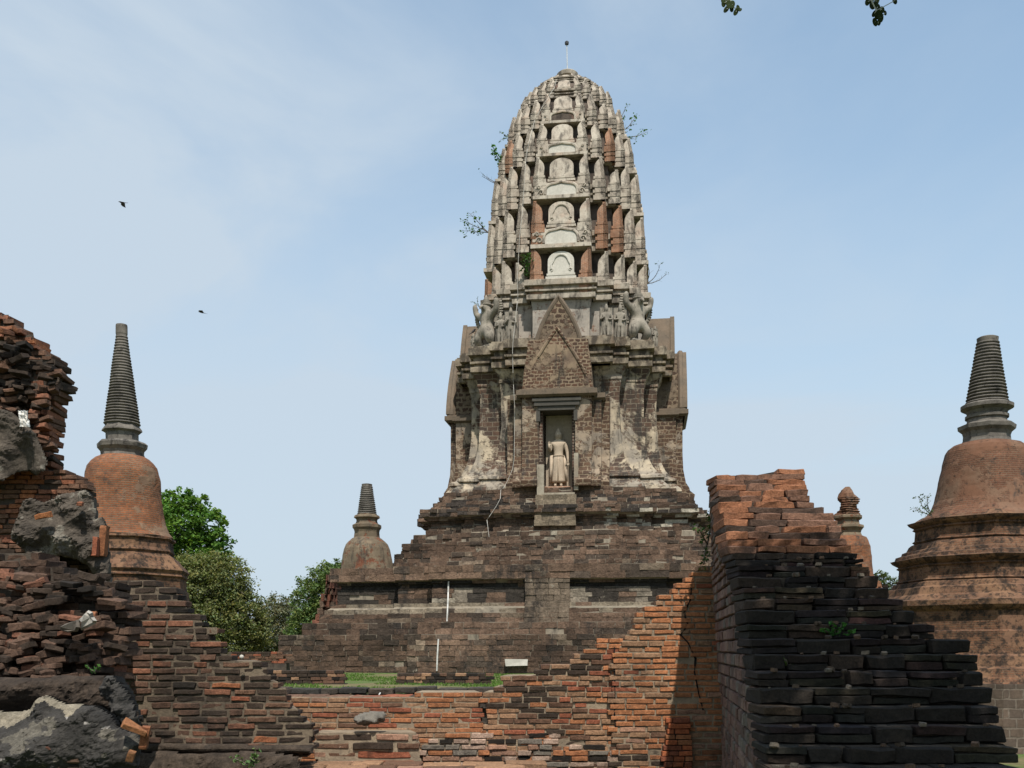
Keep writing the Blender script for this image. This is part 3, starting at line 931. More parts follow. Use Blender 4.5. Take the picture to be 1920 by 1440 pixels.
        # gable over each middle face, standing on the tier's cornice
        if ti < 4:
            for k in (0, 1, 3):
                g1 = MB(); g1.M = Matrix.Rotation(k * math.pi / 2, 4, 'Z')
                wg = TP[1][0] * wb * .98; yy = -wb - .10; zb = z1 + Z0; hg = (z2 - z1) * .98
                cbox(g1, -wg * 1.06, wg * 1.06, yy - .06, yy + .9, zb - .02, zb + hg * .16)
                cbox(g1, -wg, wg, yy + .10, yy + .9, zb + hg * .16, zb + hg * .92)
                arch = []
                for t in np.linspace(math.pi, 0, 17):
                    cs, sn = math.cos(t), math.sin(t)
                    arch.append((wg * .60 * (abs(cs) ** .6) * np.sign(cs), zb + hg * (.24 + .62 * sn ** .55) + (hg * .07 if abs(cs) < .05 else 0)))
                tube(g1, [(x, yy + .06, z) for x, z in arch], .075 * min(1, wb / 3.6), 6)
                for s in (-1, 1):
                    for r0, cx_, cz_ in ((.16, .76, .38), (.11, .84, .68)):
                        r0 *= min(1, wb / 3.8) * hg
                        tube(g1, [(s * (wg * cx_ + r0 * (1 - t / 9) * math.cos(t)), yy + .06, zb + hg * cz_ + r0 * (1 - t / 9) * math.sin(t)) for t in np.linspace(0, 7.5, 16)], .032 * hg, 5)
                go = g1.build('gable', M_ante, tier)
                g2 = MB(); g2.M = Matrix.Rotation(k * math.pi / 2, 4, 'Z')
                prism(g2, [(wg * .56 * (abs(math.cos(t)) ** .6) * np.sign(math.cos(t)), zb + hg * (.17 + .64 * math.sin(t) ** .55)) for t in np.linspace(0, math.pi, 13)][::-1], yy + .05, yy + .2)
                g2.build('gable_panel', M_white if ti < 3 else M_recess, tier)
tiers()
tag(rear.build('antefix', M_ante, prang), kind='stuff')

def finial():
    mb = MB()
    lathe(mb, [(30.9 + Z0, .95), (31.15 + Z0, .86), (31.2 + Z0, .46), (31.42 + Z0, .45), (31.46 + Z0, .54), (31.64 + Z0, .56), (31.7 + Z0, .50), (31.72 + Z0, .38)], 24, rough=.02)
    mb.build('finial', M_tower, prang)
    mb = MB(); tube(mb, [(0, 0, 31.75 + Z0), (-.03, 0, 33.25 + Z0)], .022, 6)
    rod = mb.build('lightning_rod', M_iron, prang)
    mb = MB(); lathe(mb, [(33.22 + Z0, .03), (33.26 + Z0, .10), (33.38 + Z0, .11), (33.44 + Z0, .04)], 12, c=(-.03, 0))
    mb.build('rod_tip', M_dark, rod)
finial()

# porches: front with the niche, and one on each side
def ogive(hw, z0, z1, n=12, p=1.55):
    """Flame shaped outline from (hw, z0) over the apex (0, z1) to (-hw, z0), clockwise from the right foot."""
    r = [(hw * (1 - t ** p), z0 + (z1 - z0) * t) for t in np.linspace(0, 1, n)]
    return r[:-1] + [(0, z1)] + [(-x, z) for x, z in r[:-1]][::-1]

def porch(k):
    T2 = Matrix.Rotation(k * math.pi / 2, 4, 'Z')
    T = T2 @ Matrix.Translation((0, 0.0 if k == 0 else .44, 0))
    root = empty('porch', (0, 0, 0)); root.parent = prang
    front = k == 0
    mb = MB(); mb.M = T
    nw = .86                                # half width of the niche
    def wall(x0, x1, prof, y_back):
        """Upright strip of wall between x0 and x1 whose front follows prof [(z, out)]."""
        pr = zfill(prof, .5)
        n = len(pr)
        vs = [(x0, -o, z + Z0) for z, o in pr] + [(x1, -o, z + Z0) for z, o in pr] + [(x0, -y_back, z + Z0) for z, o in pr] + [(x1, -y_back, z + Z0) for z, o in pr]
        fs = []
        for i in range(n - 1):
            fs += [(i, n + i, n + i + 1, i + 1), (2 * n + i, i, i + 1, 2 * n + i + 1), (n + i, 3 * n + i, 3 * n + i + 1, n + i + 1)]
        fs += [(n - 1, 2 * n - 1, 4 * n - 1, 3 * n - 1), (0, 2 * n, 3 * n, n)]
        mb.add(vs, fs)
    pf = [(8.9, 6.95), (9.15, 7.0), (9.35, 6.75), (9.5, 6.72), (9.75, 6.55), (10.4, 6.42), (11.2, 6.38), (13.0, 6.38), (13.25, 6.45)]
    if front:
        ps = [(z, o - .0) for z, o in pf]
        wall(-1.62, -nw, ps, 4.6); wall(nw, 1.62, ps, 4.6)
        cbox(mb, -nw, nw, -6.36, -4.6, 12.7 + Z0, 13.25 + Z0)
        # stepped pilasters behind, left and right
        for s in (-1, 1):
            a, b2 = (1.62, 2.05)
            pr2 = [(z, o - .32) for z, o in pf]
            wall(min(s * a, s * b2), max(s * a, s * b2), pr2, 4.6)
            pr3 = [(z, o - .75) for z, o in pf]
            wall(min(s * 2.05, s * 2.42), max(s * 2.05, s * 2.42), pr3, 4.6)
        mb.build('porch_wall', M_porch, root)
        # reveal of the niche and its back panel
        mb = MB(); mb.M = T
        cbox(mb, -nw - .0, -nw + .16, -6.1, -4.8, 8.7 + Z0, 12.55 + Z0); cbox(mb, nw - .16, nw, -6.1, -4.8, 8.7 + Z0, 12.55 + Z0)
        mb.build('niche_jamb', M_jamb, root)
        mb = MB(); mb.M = T
        cbox(mb, -nw, nw, -6.43, -5.0, 12.5 + Z0, 12.695 + Z0)
        cbox(mb, -nw - .1, -nw + .07, -6.41, -6.1, 12.0 + Z0, 12.498 + Z0); cbox(mb, nw - .07, nw + .1, -6.41, -6.1, 12.0 + Z0, 12.498 + Z0)
        cbox(mb, -nw - .2, nw + .2, -6.50, -6.3, 12.70 + Z0, 12.9 + Z0); cbox(mb, -nw - .28, nw + .28, -6.55, -6.3, 12.905 + Z0, 13.05 + Z0)
        mb.build('niche_lintel', M_lintel, root)
        mb = MB(); mb.M = T
        cbox(mb, -nw, nw, -6.8, -4.8, 7.6 + Z0, 8.60 + Z0)
        cbox(mb, -nw - .02, -nw + .3, -6.86, -6.7, 7.65 + Z0, 9.9 + Z0); cbox(mb, nw - .03, nw + .16, -6.84, -6.4, 8.7 + Z0, 10.4 + Z0)
        mb.build('niche_sill', M_sill, root)
        mb = MB(); mb.M = T
        cbox(mb, -nw, nw, -4.95, -4.5, 8.4 + Z0, 12.69 + Z0)
        mb.build('niche_back', M_jamb, root)
    else:
        wall(-1.62, 1.62, pf, 4.4)
        for s in (-1, 1):
            wall(min(s * 1.62, s * 2.05), max(s * 1.62, s * 2.05), [(z, o - .35) for z, o in pf], 4.4)
        mb.build('porch_wall', M_porch, root)
    # cornice slab
    mb = MB(); mb.M = T
    loft(mb, [(z + Z0, [(-1.72 - d, -6.5 - d), (1.72 + d, -6.5 - d), (1.72 + d, -4.4), (-1.72 - d, -4.4)]) for z, d in [(13.1, 0), (13.2, .16), (13.42, .16), (13.46, .02), (13.5, .02)]], .5, .015)
    loft(mb, [(z + Z0, [(-2.1 - d, -6.05 - d), (2.1 + d, -6.05 - d), (2.1 + d, -4.5), (-2.1 - d, -4.5)]) for z, d in [(13.0, 0), (13.08, .14), (13.3, .14), (13.32, 0)]], .5, .015)
    mb.build('porch_cornice', M_pedrim, root)
    # lower pediment: broad shoulders with a flame shaped front
    mb = MB(); mb.M = T
    sh = [(-1.66, 13.5), (1.66, 13.5), (1.60, 14.4), (1.50, 15.2), (1.44, 15.55), (1.44, 15.85), (1.0, 15.9), (.5, 15.95), (-.5, 15.95), (-1.0, 15.9), (-1.40, 15.86), (-1.42, 15.4), (-1.58, 14.4)]
    prism(mb, [(x, z + Z0) for x, z in sh], -6.1, -4.3, n=3)
    og = ogive(1.55, 13.5, 16.35, 14, 1.35)
    if not front: og = ogive(1.62, 13.5, 16.75, 14, 1.5)
    prism(mb, [(x, z + Z0) for x, z in og][::-1] if False else [(x, z + Z0) for x, z in og], -6.32, -6.0)
    pd = mb.build('lower_pediment', M_ped2 if front else M_ped, root)
    mb = MB(); mb.M = T
    pts = [(x * 1.0, -6.36 + (.0), z + Z0) for x, z in og]
    if front: pts = pts[3:20]
    tube(mb, [(x, y + .05, z) for x, y, z in pts], .085 if front else .16, 7)
    if not front:
        prism(mb, [(x * 1.06, z + Z0 + .05) for x, z in og], -6.62, -6.34)
    mb.build('pediment_rim', M_ped2 if front else M_pedrim, pd)
    # upper pediment set back
    mb = MB(); mb.M = T2
    top = 18.15 if front else 18.6
    og2 = ogive(1.24, 14.9, top, 18, 2.1 if front else 1.7)
    yo = 5.35 if not front else 5.5
    prism(mb, [(x, z + Z0) for x, z in og2], -yo, -3.9, n=2)
    if not front:
        cbox(mb, -1.5, 1.5, -yo + .1, -3.9, 13.4 + Z0, 15.3 + Z0)
    pu = mb.build('upper_pediment', M_ped if front else M_pedrim, root)
    mb = MB(); mb.M = T2
    if front:
        tube(mb, [(x * .95, -yo + .06, z + Z0 - .06) for x, z in og2], .12, 7)
    else:
        prism(mb, [(x * 1.08, z + Z0 + .08) for x, z in og2], -yo - .22, -yo - .002)
    mb.build('pediment_rim', M_pedrim, pu)

M_jamb = mat_masonry('niche_brick', .32, .14, .02, (.105, .058, .042), (.06, .042, .034), (.25, .2, .15), .03, None, None, 0, .5, .15, bump=.6, bump_d=.03, seed=3.3)
M_lintel = mat_stucco('grey_lintel', (0.07222, 0.06563, 0.0547), (0.06083, 0.05503, 0.04689), (0.03041, 0.02662, 0.02188), .2, 1.0, .25, .01, 3.0)
M_sill = mat_stucco('pale_sill', (0.33, 0.2886, 0.2232), (0.225, 0.1887, 0.144), (0.075, 0.0629, 0.0504), .25, .9, .35, .02, 6.0, (0.2625, 0.1998, 0.144))
M_ped2 = mat_masonry('pediment_brick', .27, .165, .034, (0.1188, 0.0612, 0.03772), (0.066, 0.0391, 0.02706), (0.242, 0.1785, 0.1189), .10, (0.2376, 0.1742, 0.1148), (0.1408, 0.09775, 0.0697), .30, 1.1, .25, bump=.8, bump_d=.05, seed=12.0)
for k in (0, 1, 3): porch(k)

# --- figures (skin modifier on a jointed skeleton)
def skin_figure(name, joints, edges, radii, mat, parent=None, M=None, root=0, sub=2):
    me = bpy.data.meshes.new(name)
    vs = [Vector(j) for j in joints]
    if M is not None: vs = [M @ v for v in vs]
    me.from_pydata([tuple(v) for v in vs], edges, [])
    me.materials.append(mat)
    o = bpy.data.objects.new(name, me); COL.objects.link(o)
    if parent is not None: o.parent = parent
    md = o.modifiers.new('skin', 'SKIN'); md.use_smooth_shade = True
    lay = me.skin_vertices[0] if me.skin_vertices else None
    if lay is None:
        bm = bmesh.new(); bm.from_mesh(me); bm.verts.layers.skin.verify(); bm.to_mesh(me); bm.free()
        lay = me.skin_vertices[0]
    for i, r in enumerate(radii):
        r = r if isinstance(r, tuple) else (r, r)
        lay.data[i].radius = r
        lay.data[i].use_root = (i == root)
    s = o.modifiers.new('sub', 'SUBSURF'); s.levels = sub; s.render_levels = sub
    return o

def scaled(d, s):
    return {k: (Vector(v[0]) * s, tuple(x * s * (1.28 if k == 'head' else 1.05 if k in ('crown', 'neck') else 1.2) for x in (v[1] if isinstance(v[1], tuple) else (v[1], v[1])))) for k, v in d.items()}

def build_skin(name, d, ed, mat, parent, M, s=1.0, sub=2):
    keys = list(d)
    d2 = scaled(d, s)
    return skin_figure(name, [d2[k][0] for k in keys], [(keys.index(a), keys.index(b)) for a, b in ed], [d2[k][1] for k in keys], mat, parent, M, 0, sub)

def hand(d, ed, wrist, tag_, base, along, across, L_=.17):
    """Palm node plus four fingers of unequal length and a thumb off its side; unit figure is 1.7 m tall."""
    b, al, ac = Vector(base), Vector(along).normalized(), Vector(across).normalized()
    d[tag_] = (tuple(b + al * L_ * .28), (.034, .02)); ed.append((wrist, tag_))
    for i, (o, l) in enumerate(((-.55, .80), (-.18, .95), (.18, .9), (.52, .72))):
        k1, k2 = f'{tag_}f{i}', f'{tag_}g{i}'
        d[k1] = (tuple(b + al * L_ * .5 + ac * .05 * o), .011); d[k2] = (tuple(b + al * L_ * (.35 + l * .65) + ac * .056 * o + al.cross(ac) * .015), .009)
        ed.append((tag_, k1)); ed.append((k1, k2))
    d[tag_ + 't'] = (tuple(b + al * L_ * .30 + ac * -.062), .011); d[tag_ + 'u'] = (tuple(b + al * L_ * .55 + ac * -.078), .009)
    ed.append((tag_, tag_ + 't')); ed.append((tag_ + 't', tag_ + 'u'))

# standing statue in the niche: a thing of its own
def buddha():
    loc = prang.matrix_basis @ Vector((0.0, -5.52, 8.605 + Z0))
    st = empty('standing_statue', loc, PR)
    tag(st, 'cream standing robed statue with one raised hand inside the tower niche', 'statue')
    s = 1.52
    d = {'pelvis': ((0, 0, .93), (.135, .09)), 'waist': ((0, 0, 1.08), (.115, .08)), 'chest': ((0, 0, 1.28), (.17, .10)), 'shoulders': ((0, 0, 1.40), (.15, .085)), 'neck': ((0, 0, 1.49), .052),
         'head': ((0, -.01, 1.585), (.098, .10)), 'brow': ((0, -.005, 1.67), (.105, .105)), 'crown': ((0, 0, 1.765), (.062, .062)), 'knot': ((0, .0, 1.86), .026),
         'sl': ((-.2, 0, 1.38), .062), 'el': ((-.265, -.02, 1.13), .046), 'wl': ((-.27, -.17, 1.22), .033),
         'sr': ((.2, 0, 1.38), .062), 'er': ((.275, .0, 1.10), .046), 'wr': ((.30, -.05, .86), .033),
         'hl': ((-.085, 0, .86), .095), 'kl': ((-.085, -.01, .5), .07), 'al': ((-.085, 0, .09), .045), 'tl': ((-.10, -.15, .04), (.045, .03)),
         'hr': ((.085, 0, .86), .095), 'kr': ((.085, -.01, .5), .07), 'ar': ((.085, 0, .09), .045), 'tr': ((.10, -.15, .04), (.045, .03))}
    ed = [('pelvis', 'waist'), ('waist', 'chest'), ('chest', 'shoulders'), ('shoulders', 'neck'), ('neck', 'head'), ('head', 'brow'), ('brow', 'crown'), ('crown', 'knot'), ('shoulders', 'sl'), ('sl', 'el'), ('el', 'wl'),
          ('shoulders', 'sr'), ('sr', 'er'), ('er', 'wr'), ('pelvis', 'hl'), ('hl', 'kl'), ('kl', 'al'), ('al', 'tl'), ('pelvis', 'hr'), ('hr', 'kr'), ('kr', 'ar'), ('ar', 'tr')]
    hand(d, ed, 'wl', 'hand_l', (-.27, -.17, 1.25), (0, -.1, 1), (-1, 0, 0))
    hand(d, ed, 'wr', 'hand_r', (.30, -.05, .83), (.05, 0, -1), (1, 0, 0))
    pz = .42
    body_o = build_skin('body', d, ed, M_statue, st, Matrix.Translation((0, 0, pz)), s)
    # face and ears belong to the body: small forms on the head, in one mesh below it
    def feature(nm, pts, r, n_=6):
        mb = MB(); mb.M = Matrix.Translation((0, 0, pz)) @ Matrix.Scale(s, 4)
        tube(mb, pts, r, n_); mb.build(nm, M_statue, body_o, smooth=True)
    feature('nose', [(0, -.112, 1.632), (0, -.136, 1.592), (0, -.118, 1.578)], [.010, .019, .012])
    feature('mouth', [(-.032, -.108, 1.552), (0, -.121, 1.549), (.032, -.108, 1.552)], .010, 5)
    for q in (-1, 1):
        feature('eyelid', [(q * .016, -.116, 1.622), (q * .038, -.112, 1.618), (q * .062, -.098, 1.622)], .009, 5)
        feature('ear', [(q * .098, .005, 1.65), (q * .104, .01, 1.58), (q * .086, .005, 1.51)], .015, 5)
    # robe: flaring skirt and the two hanging side folds
    mb = MB()
    prof = [(.16, .205, .12), (.22, .20, .12), (.55, .178, .115), (.85, .168, .11), (.98, .155, .10), (1.0, .15, .1)]
    n = 28
    vs = []
    for z, rx, ry in prof:
        for k in range(n):
            a = 2 * math.pi * k / n
            fl = 1 + .05 * math.cos(a * 7) * (1 - z)
            vs.append((math.cos(a) * rx * fl * s, math.sin(a) * ry * fl * s, z * s + pz))
    fs = [(i * n + k, i * n + (k + 1) % n, (i + 1) * n + (k + 1) % n, (i + 1) * n + k) for i in range(len(prof) - 1) for k in range(n)]
    fs += [tuple(range(n))[::-1]]
    mb.add(vs, fs)
    for q in (-1, 1):
        pts = [(q * .17, 1.02), (q * .27, .80 if q > 0 else 1.0), (q * .275, .45), (q * .285, .20), (q * .21, .17), (q * .15, .6)]
        if q > 0: pts = pts[::-1]
        prism(mb, [(x * s, z * s + pz) for x, z in pts][::-1], .0, .07 * s)
    tube(mb, [(math.cos(a) * .165 * s, math.sin(a) * .11 * s, .985 * s + pz) for a in np.linspace(0, 2 * math.pi, 20)], .018, 6)
    tube(mb, [(0, -.118 * s, .95 * s + pz), (0, -.128 * s, .55 * s + pz), (0, -.135 * s, .2 * s + pz)], .022, 6)
    mb.build('robe', M_statue, st, smooth=True)
    mb = MB()
    cbox(mb, -.62, .62, .28, .45, .40, 3.9)
    prism(mb, [(x, z) for x, z in ogive(.27, 2.55, 3.62, 10, 2.2)], .22, .30)
    mb.build('back_slab', M_slab, st)
    mb = MB()
    cbox(mb, -.62, .62, -.45, .45, -.0, .27); cbox(mb, -.66, .66, -.5, .46, .272, .34); cbox(mb, -.6, .6, -.42, .45, .342, .42)
    mb.build('pedestal', M_pedestal, st)
M_slab = mat_stucco('cream_slab', (0.3854, 0.3157, 0.2378), (0.3116, 0.2542, 0.1927), (0.1312, 0.1148, 0.0984), .12, 1.0, .2, .01, 5.0, None, .5, False)
M_pedestal = mat_masonry('pedestal_brick', .24, .07, .012, (.44, .25, .16), (.37, .21, .14), (.46, .38, .30), .01, None, None, 0, .5, .05, bump=.3, bump_d=.01, seed=1.0)
buddha()

def attendant(x, y, rz, s, arm):
    """Small standing relief figure on the ledge below the neck."""
    d = {'pelvis': ((0, 0, .9), (.14, .1)), 'waist': ((0, 0, 1.05), (.12, .09)), 'chest': ((0, 0, 1.28), (.18, .11)), 'neck': ((0, 0, 1.48), .06), 'head': ((0, -.02, 1.62), (.1, .105)), 'crown': ((0, 0, 1.78), .085), 'tip': ((0, 0, 1.92), .035),
         'sl': ((-.22, 0, 1.38), .065), 'el': ((-.30, -.03, 1.1), .05), 'wl': ((-.08, -.16, 1.05 + arm), .04), 'sr': ((.22, 0, 1.38), .065), 'er': ((.3, -.03, 1.1), .05), 'wr': ((.08, -.16, 1.0 + arm * .5), .04),
         'hl': ((-.09, 0, .8), .1), 'kl': ((-.10, -.02, .48), .085), 'al': ((-.1, 0, .08), .06), 'tl': ((-.11, -.12, .05), .05), 'hr': ((.09, 0, .8), .1), 'kr': ((.1, -.02, .48), .085), 'ar': ((.1, 0, .08), .06), 'tr': ((.11, -.12, .05), .05)}
    ed = [('pelvis', 'waist'), ('waist', 'chest'), ('chest', 'neck'), ('neck', 'head'), ('head', 'crown'), ('crown', 'tip'), ('chest', 'sl'), ('sl', 'el'), ('el', 'wl'), ('chest', 'sr'), ('sr', 'er'), ('er', 'wr'),
          ('pelvis', 'hl'), ('hl', 'kl'), ('kl', 'al'), ('al', 'tl'), ('pelvis', 'hr'), ('hr', 'kr'), ('kr', 'ar'), ('ar', 'tr')]
    M = Matrix.Translation((x, y, 16.2 + Z0)) @ Matrix.Rotation(rz, 4, 'Z')
    o = build_skin('relief_figure', d, ed, M_relief, prang, M, s)
    mb = MB(); mb.M = M
    cbox(mb, -.33 * s, .33 * s, .1 * s, .3 * s, -.0, 1.75 * s); cbox(mb, -.34 * s, .34 * s, -.2 * s, .12 * s, -.02, .05 * s)
    tube(mb, [(-.2 * s, -.05 * s, .95 * s), (-.23 * s, -.02, .5 * s), (-.26 * s, 0, .1 * s)], .05 * s, 5); tube(mb, [(.2 * s, -.05 * s, .95 * s), (.23 * s, -.02, .5 * s), (.26 * s, 0, .1 * s)], .05 * s, 5)
    mb.build('backing_slab', M_relief, o)

def guardian(x, y, rz, side):
    """Bird-man guardian at the corner, arms raised, wing trailing from the arm."""
    s = 1.15
    M = Matrix.Translation((x, y, 16.2 + Z0)) @ Matrix.Rotation(rz, 4, 'Z')
    d = {'pelvis': ((0, 0, .85), (.23, .19)), 'waist': ((0, .0, 1.04), (.24, .19)), 'chest': ((0, -.02, 1.36), (.34, .22)), 'neck': ((0, -.03, 1.60), .15), 'head': ((0, -.08, 1.80), (.20, .19)), 'beak': ((0, -.30, 1.72), .06), 'crown': ((0, -.03, 1.99), .19), 'tip': ((0, 0, 2.2), .06),
         'sl': ((-.34, 0, 1.47), .14), 'el': ((-.60, -.05, 1.60), .115), 'wl': ((-.70, -.08, 1.90), .085), 'fl': ((-.72, -.1, 2.08), .085), 'fl2': ((-.62, -.1, 2.10), .045),
         'sr': ((.34, 0, 1.47), .14), 'er': ((.60, -.05, 1.60), .115), 'wr': ((.70, -.08, 1.90), .085), 'fr': ((.72, -.1, 2.08), .085), 'fr2': ((.62, -.1, 2.10), .045),
         'hl': ((-.26, -.10, .68), .22), 'kl': ((-.38, -.22, .44), .20), 'al': ((-.28, .02, .16), .10), 'tl': ((-.32, -.24, .06), .09), 'hr': ((.26, -.10, .68), .22), 'kr': ((.38, -.22, .44), .20), 'ar': ((.28, .02, .16), .10), 'tr': ((.32, -.24, .06), .09)}
    ed = [('pelvis', 'waist'), ('waist', 'chest'), ('chest', 'neck'), ('neck', 'head'), ('head', 'beak'), ('head', 'crown'), ('crown', 'tip'), ('chest', 'sl'), ('sl', 'el'), ('el', 'wl'), ('wl', 'fl'), ('wl', 'fl2'), ('chest', 'sr'), ('sr', 'er'), ('er', 'wr'), ('wr', 'fr'), ('wr', 'fr2'),
          ('pelvis', 'hl'), ('hl', 'kl'), ('kl', 'al'), ('al', 'tl'), ('pelvis', 'hr'), ('hr', 'kr'), ('kr', 'ar'), ('ar', 'tr')]
    o = build_skin('guardian_statue', d, ed, M_relief, prang, M, s)
    for q in (-1, 1):
        mb = MB(); mb.M = M
        for i in range(11):
            t = i / 10
            # feathers hang from a curve that runs from the hand down to the hip
            a = Vector((q * (.68 - .30 * t + .10 * math.sin(t * math.pi)), .10, 1.90 - 1.0 * t)) * s
            b = a + Vector((q * (.12 + .10 * math.sin(t * 3.1)), .02, .05 - .12 * t)) * s
            tube(mb, [a, (a + b) / 2 + Vector((0, -.05, 0)), b], [.05 * s, .062 * s, .03 * s], 6)
        tube(mb, [Vector((q * (.70 - .30 * t + .10 * math.sin(t * math.pi)), .06, 1.9 - 1.0 * t)) * s for t in np.linspace(0, 1, 9)], .045 * s, 6)
        mb.build('wing', M_relief, o, smooth=True)
    mb = MB(); mb.M = M @ Matrix.Scale(s, 4)
    lathe(mb, [(1.86, .20), (1.90, .25), (1.95, .25), (1.97, .19), (2.03, .20), (2.06, .20), (2.08, .14), (2.14, .145), (2.16, .09), (2.24, .08), (2.36, .015)], 14, c=(0, -.05))
    mb.build('crown', M_relief, o)
    mb = MB(); mb.M = M @ Matrix.Scale(s, 4)
    tube(mb, [(0, -.20, 1.83), (0, -.34, 1.80), (0, -.42, 1.72), (0, -.40, 1.66)], [.09, .075, .04, .01], 7)
    mb.build('beak', M_relief, o, smooth=True)
    mb = MB(); mb.M = M @ Matrix.Scale(s, 4)
    tube(mb, [(.29 * math.cos(t), .24 * math.sin(t), .93 + .03 * math.cos(2 * t)) for t in np.linspace(0, 2 * math.pi, 22)], .05, 6)
    mb.build('girdle', M_relief, o, smooth=True)
    mb = MB(); mb.M = M
    cbox(mb, -.5, .5, -.5, .6, -.06, .08); tube(mb, [(0, .4, 0), (0, .35, 1.6 * s)], [.3, .22], 8)
    mb.build('statue_plinth', M_relief, o)
guardian(-3.70, -3.75, R(-38), -1); guardian(3.70, -3.75, R(38), 1)
attendant(-2.95, -4.25, R(-8), .88, .12); attendant(-2.42, -4.45, R(-6), .95, .25)
attendant(2.22, -4.55, R(8), .92, .15); attendant(2.88, -4.3, R(5), .95, .05)
attendant(4.55, -3.1, R(30), .55, .05); attendant(-4.5, -3.1, R(-30), .55, .05)

# ------------------------------------------------------------------ chedis
M_cbrick = mat_masonry('chedi_brick', .23, .075, .016, (.25, .088, .036), (.155, .06, .03), (.15, .095, .06), .012, (.185, .118, .075), (.15, .092, .06), .24, .5, .34, bump=.6, bump_d=.02, seed=5.1, streak=False, lich=(0.0378, 0.0266, 0.0204), lich_amt=.35)
M_cbrick2 = mat_masonry('chedi_brick_weathered', .24, .075, .016, (0.1518, 0.06582, 0.03672), (0.1058, 0.04646, 0.02788), (0.138, 0.08364, 0.05304), .012, (0.1564, 0.09293, 0.05984), (0.138, 0.06582, 0.03808), .50, .5, .40, bump=.6, bump_d=.02, seed=8.4, streak=False, lich=(0.0276, 0.01936, 0.01496), lich_amt=.5)
M_cbase = mat_masonry('chedi_base_brick', .24, .075, .016, (0.1686, 0.07749, 0.04067), (0.1096, 0.05166, 0.03018), (0.1306, 0.08118, 0.04986), .012, (0.1812, 0.09963, 0.05576), (0.1391, 0.0738, 0.04461), .46, .6, .62, (0.01517, 0.01181, 0.009184), bump=.6, bump_d=.02, seed=18.4, streak=False, lich=(0.01686, 0.01328, 0.0105), lich_amt=.85)
M_spire = mat_stucco('spire_stucco', (0.1584, 0.14, 0.119), (0.0936, 0.0826, 0.0714), (0.0216, 0.0189, 0.017), .50, 1.6, .4, .02, 3.0, None, .8)
M_latw = mat_masonry('laterite_footing', .46, .30, .03, (.115, .08, .058), (.075, .055, .042), (.145, .115, .09), .05, None, None, 0, .5, .3, bump=.8, bump_d=.05, seed=31.)
M_cstucco = mat_stucco('grey_bell_stucco', (.33, .305, .26), (.22, .20, .175), (.06, .055, .05), .48, 1.0, .4, .02, 13.0, (.36, .29, .22), .4)
M_cstucco_brick = mat_masonry('bell_stucco_over_brick', .23, .06, .010, (0.1706, 0.04651, 0.0217), (0.1312, 0.04104, 0.01953), (0.1574, 0.0985, 0.06076), .01, (0.1771, 0.1341, 0.08897), (0.1115, 0.08482, 0.05642), .95, .62, .45, bump=.6, bump_d=.02, seed=22.6)

def rings(zb, zt, rb, rt, n):
    pr = []
    for i in range(n):
        t0, t1 = i / n, (i + 1) / n
        z0, z1 = zb + (zt - zb) * t0, zb + (zt - zb) * t1
        r = rb + (rt - rb) * t0
        dz = z1 - z0
        pr += [(z0, r * .88), (z0 + dz * .12, r * .97), (z0 + dz * .34, r), (z0 + dz * .56, r * .97), (z0 + dz * .68, r * .88)]
    return pr

def chedi(name, label, px, Y, parts, group=None, lean=(0, 0)):
    """parts: (name, material, segments, rotation, [(py, half width px)]) from the photo at distance Y."""
    X = (px - 960) / F * Y
    zb = ground_z(X, Y) - .1
    o = empty(name, (X, Y, zb))
    tag(o, label, 'chedi', group)
    for nm, mat, n, rot, pr, kw in parts:
        mb = MB()
        prof = [((EYE - (py - HZ) / F * Y) - zb, hw / F * Y) for py, hw in pr]
        if 'rings' in kw:
            nr, (pyb, hb), (pyt, ht) = kw['rings']
            zr0 = EYE - (pyb - HZ) / F * Y - zb; zr1 = EYE - (pyt - HZ) / F * Y - zb
            prof = prof[:kw.get('at', 0)] + rings(zr0, zr1, hb / F * Y, ht / F * Y, nr) + prof[kw.get('at', 0):]
        dx = lean[0] * prof[0][0], lean[1] * prof[0][0]
        lathe(mb, prof, n, rot, dx, kw.get('rough', .012), lean=lean, sub=kw.get('sub', 0))
        rmax = max(r for z, r in prof)
        mb.build(nm, mat, o, uv='lathe' if n > 12 else 'flat', smooth=False, uvr=rmax)
    return o

R8 = R(22.5)
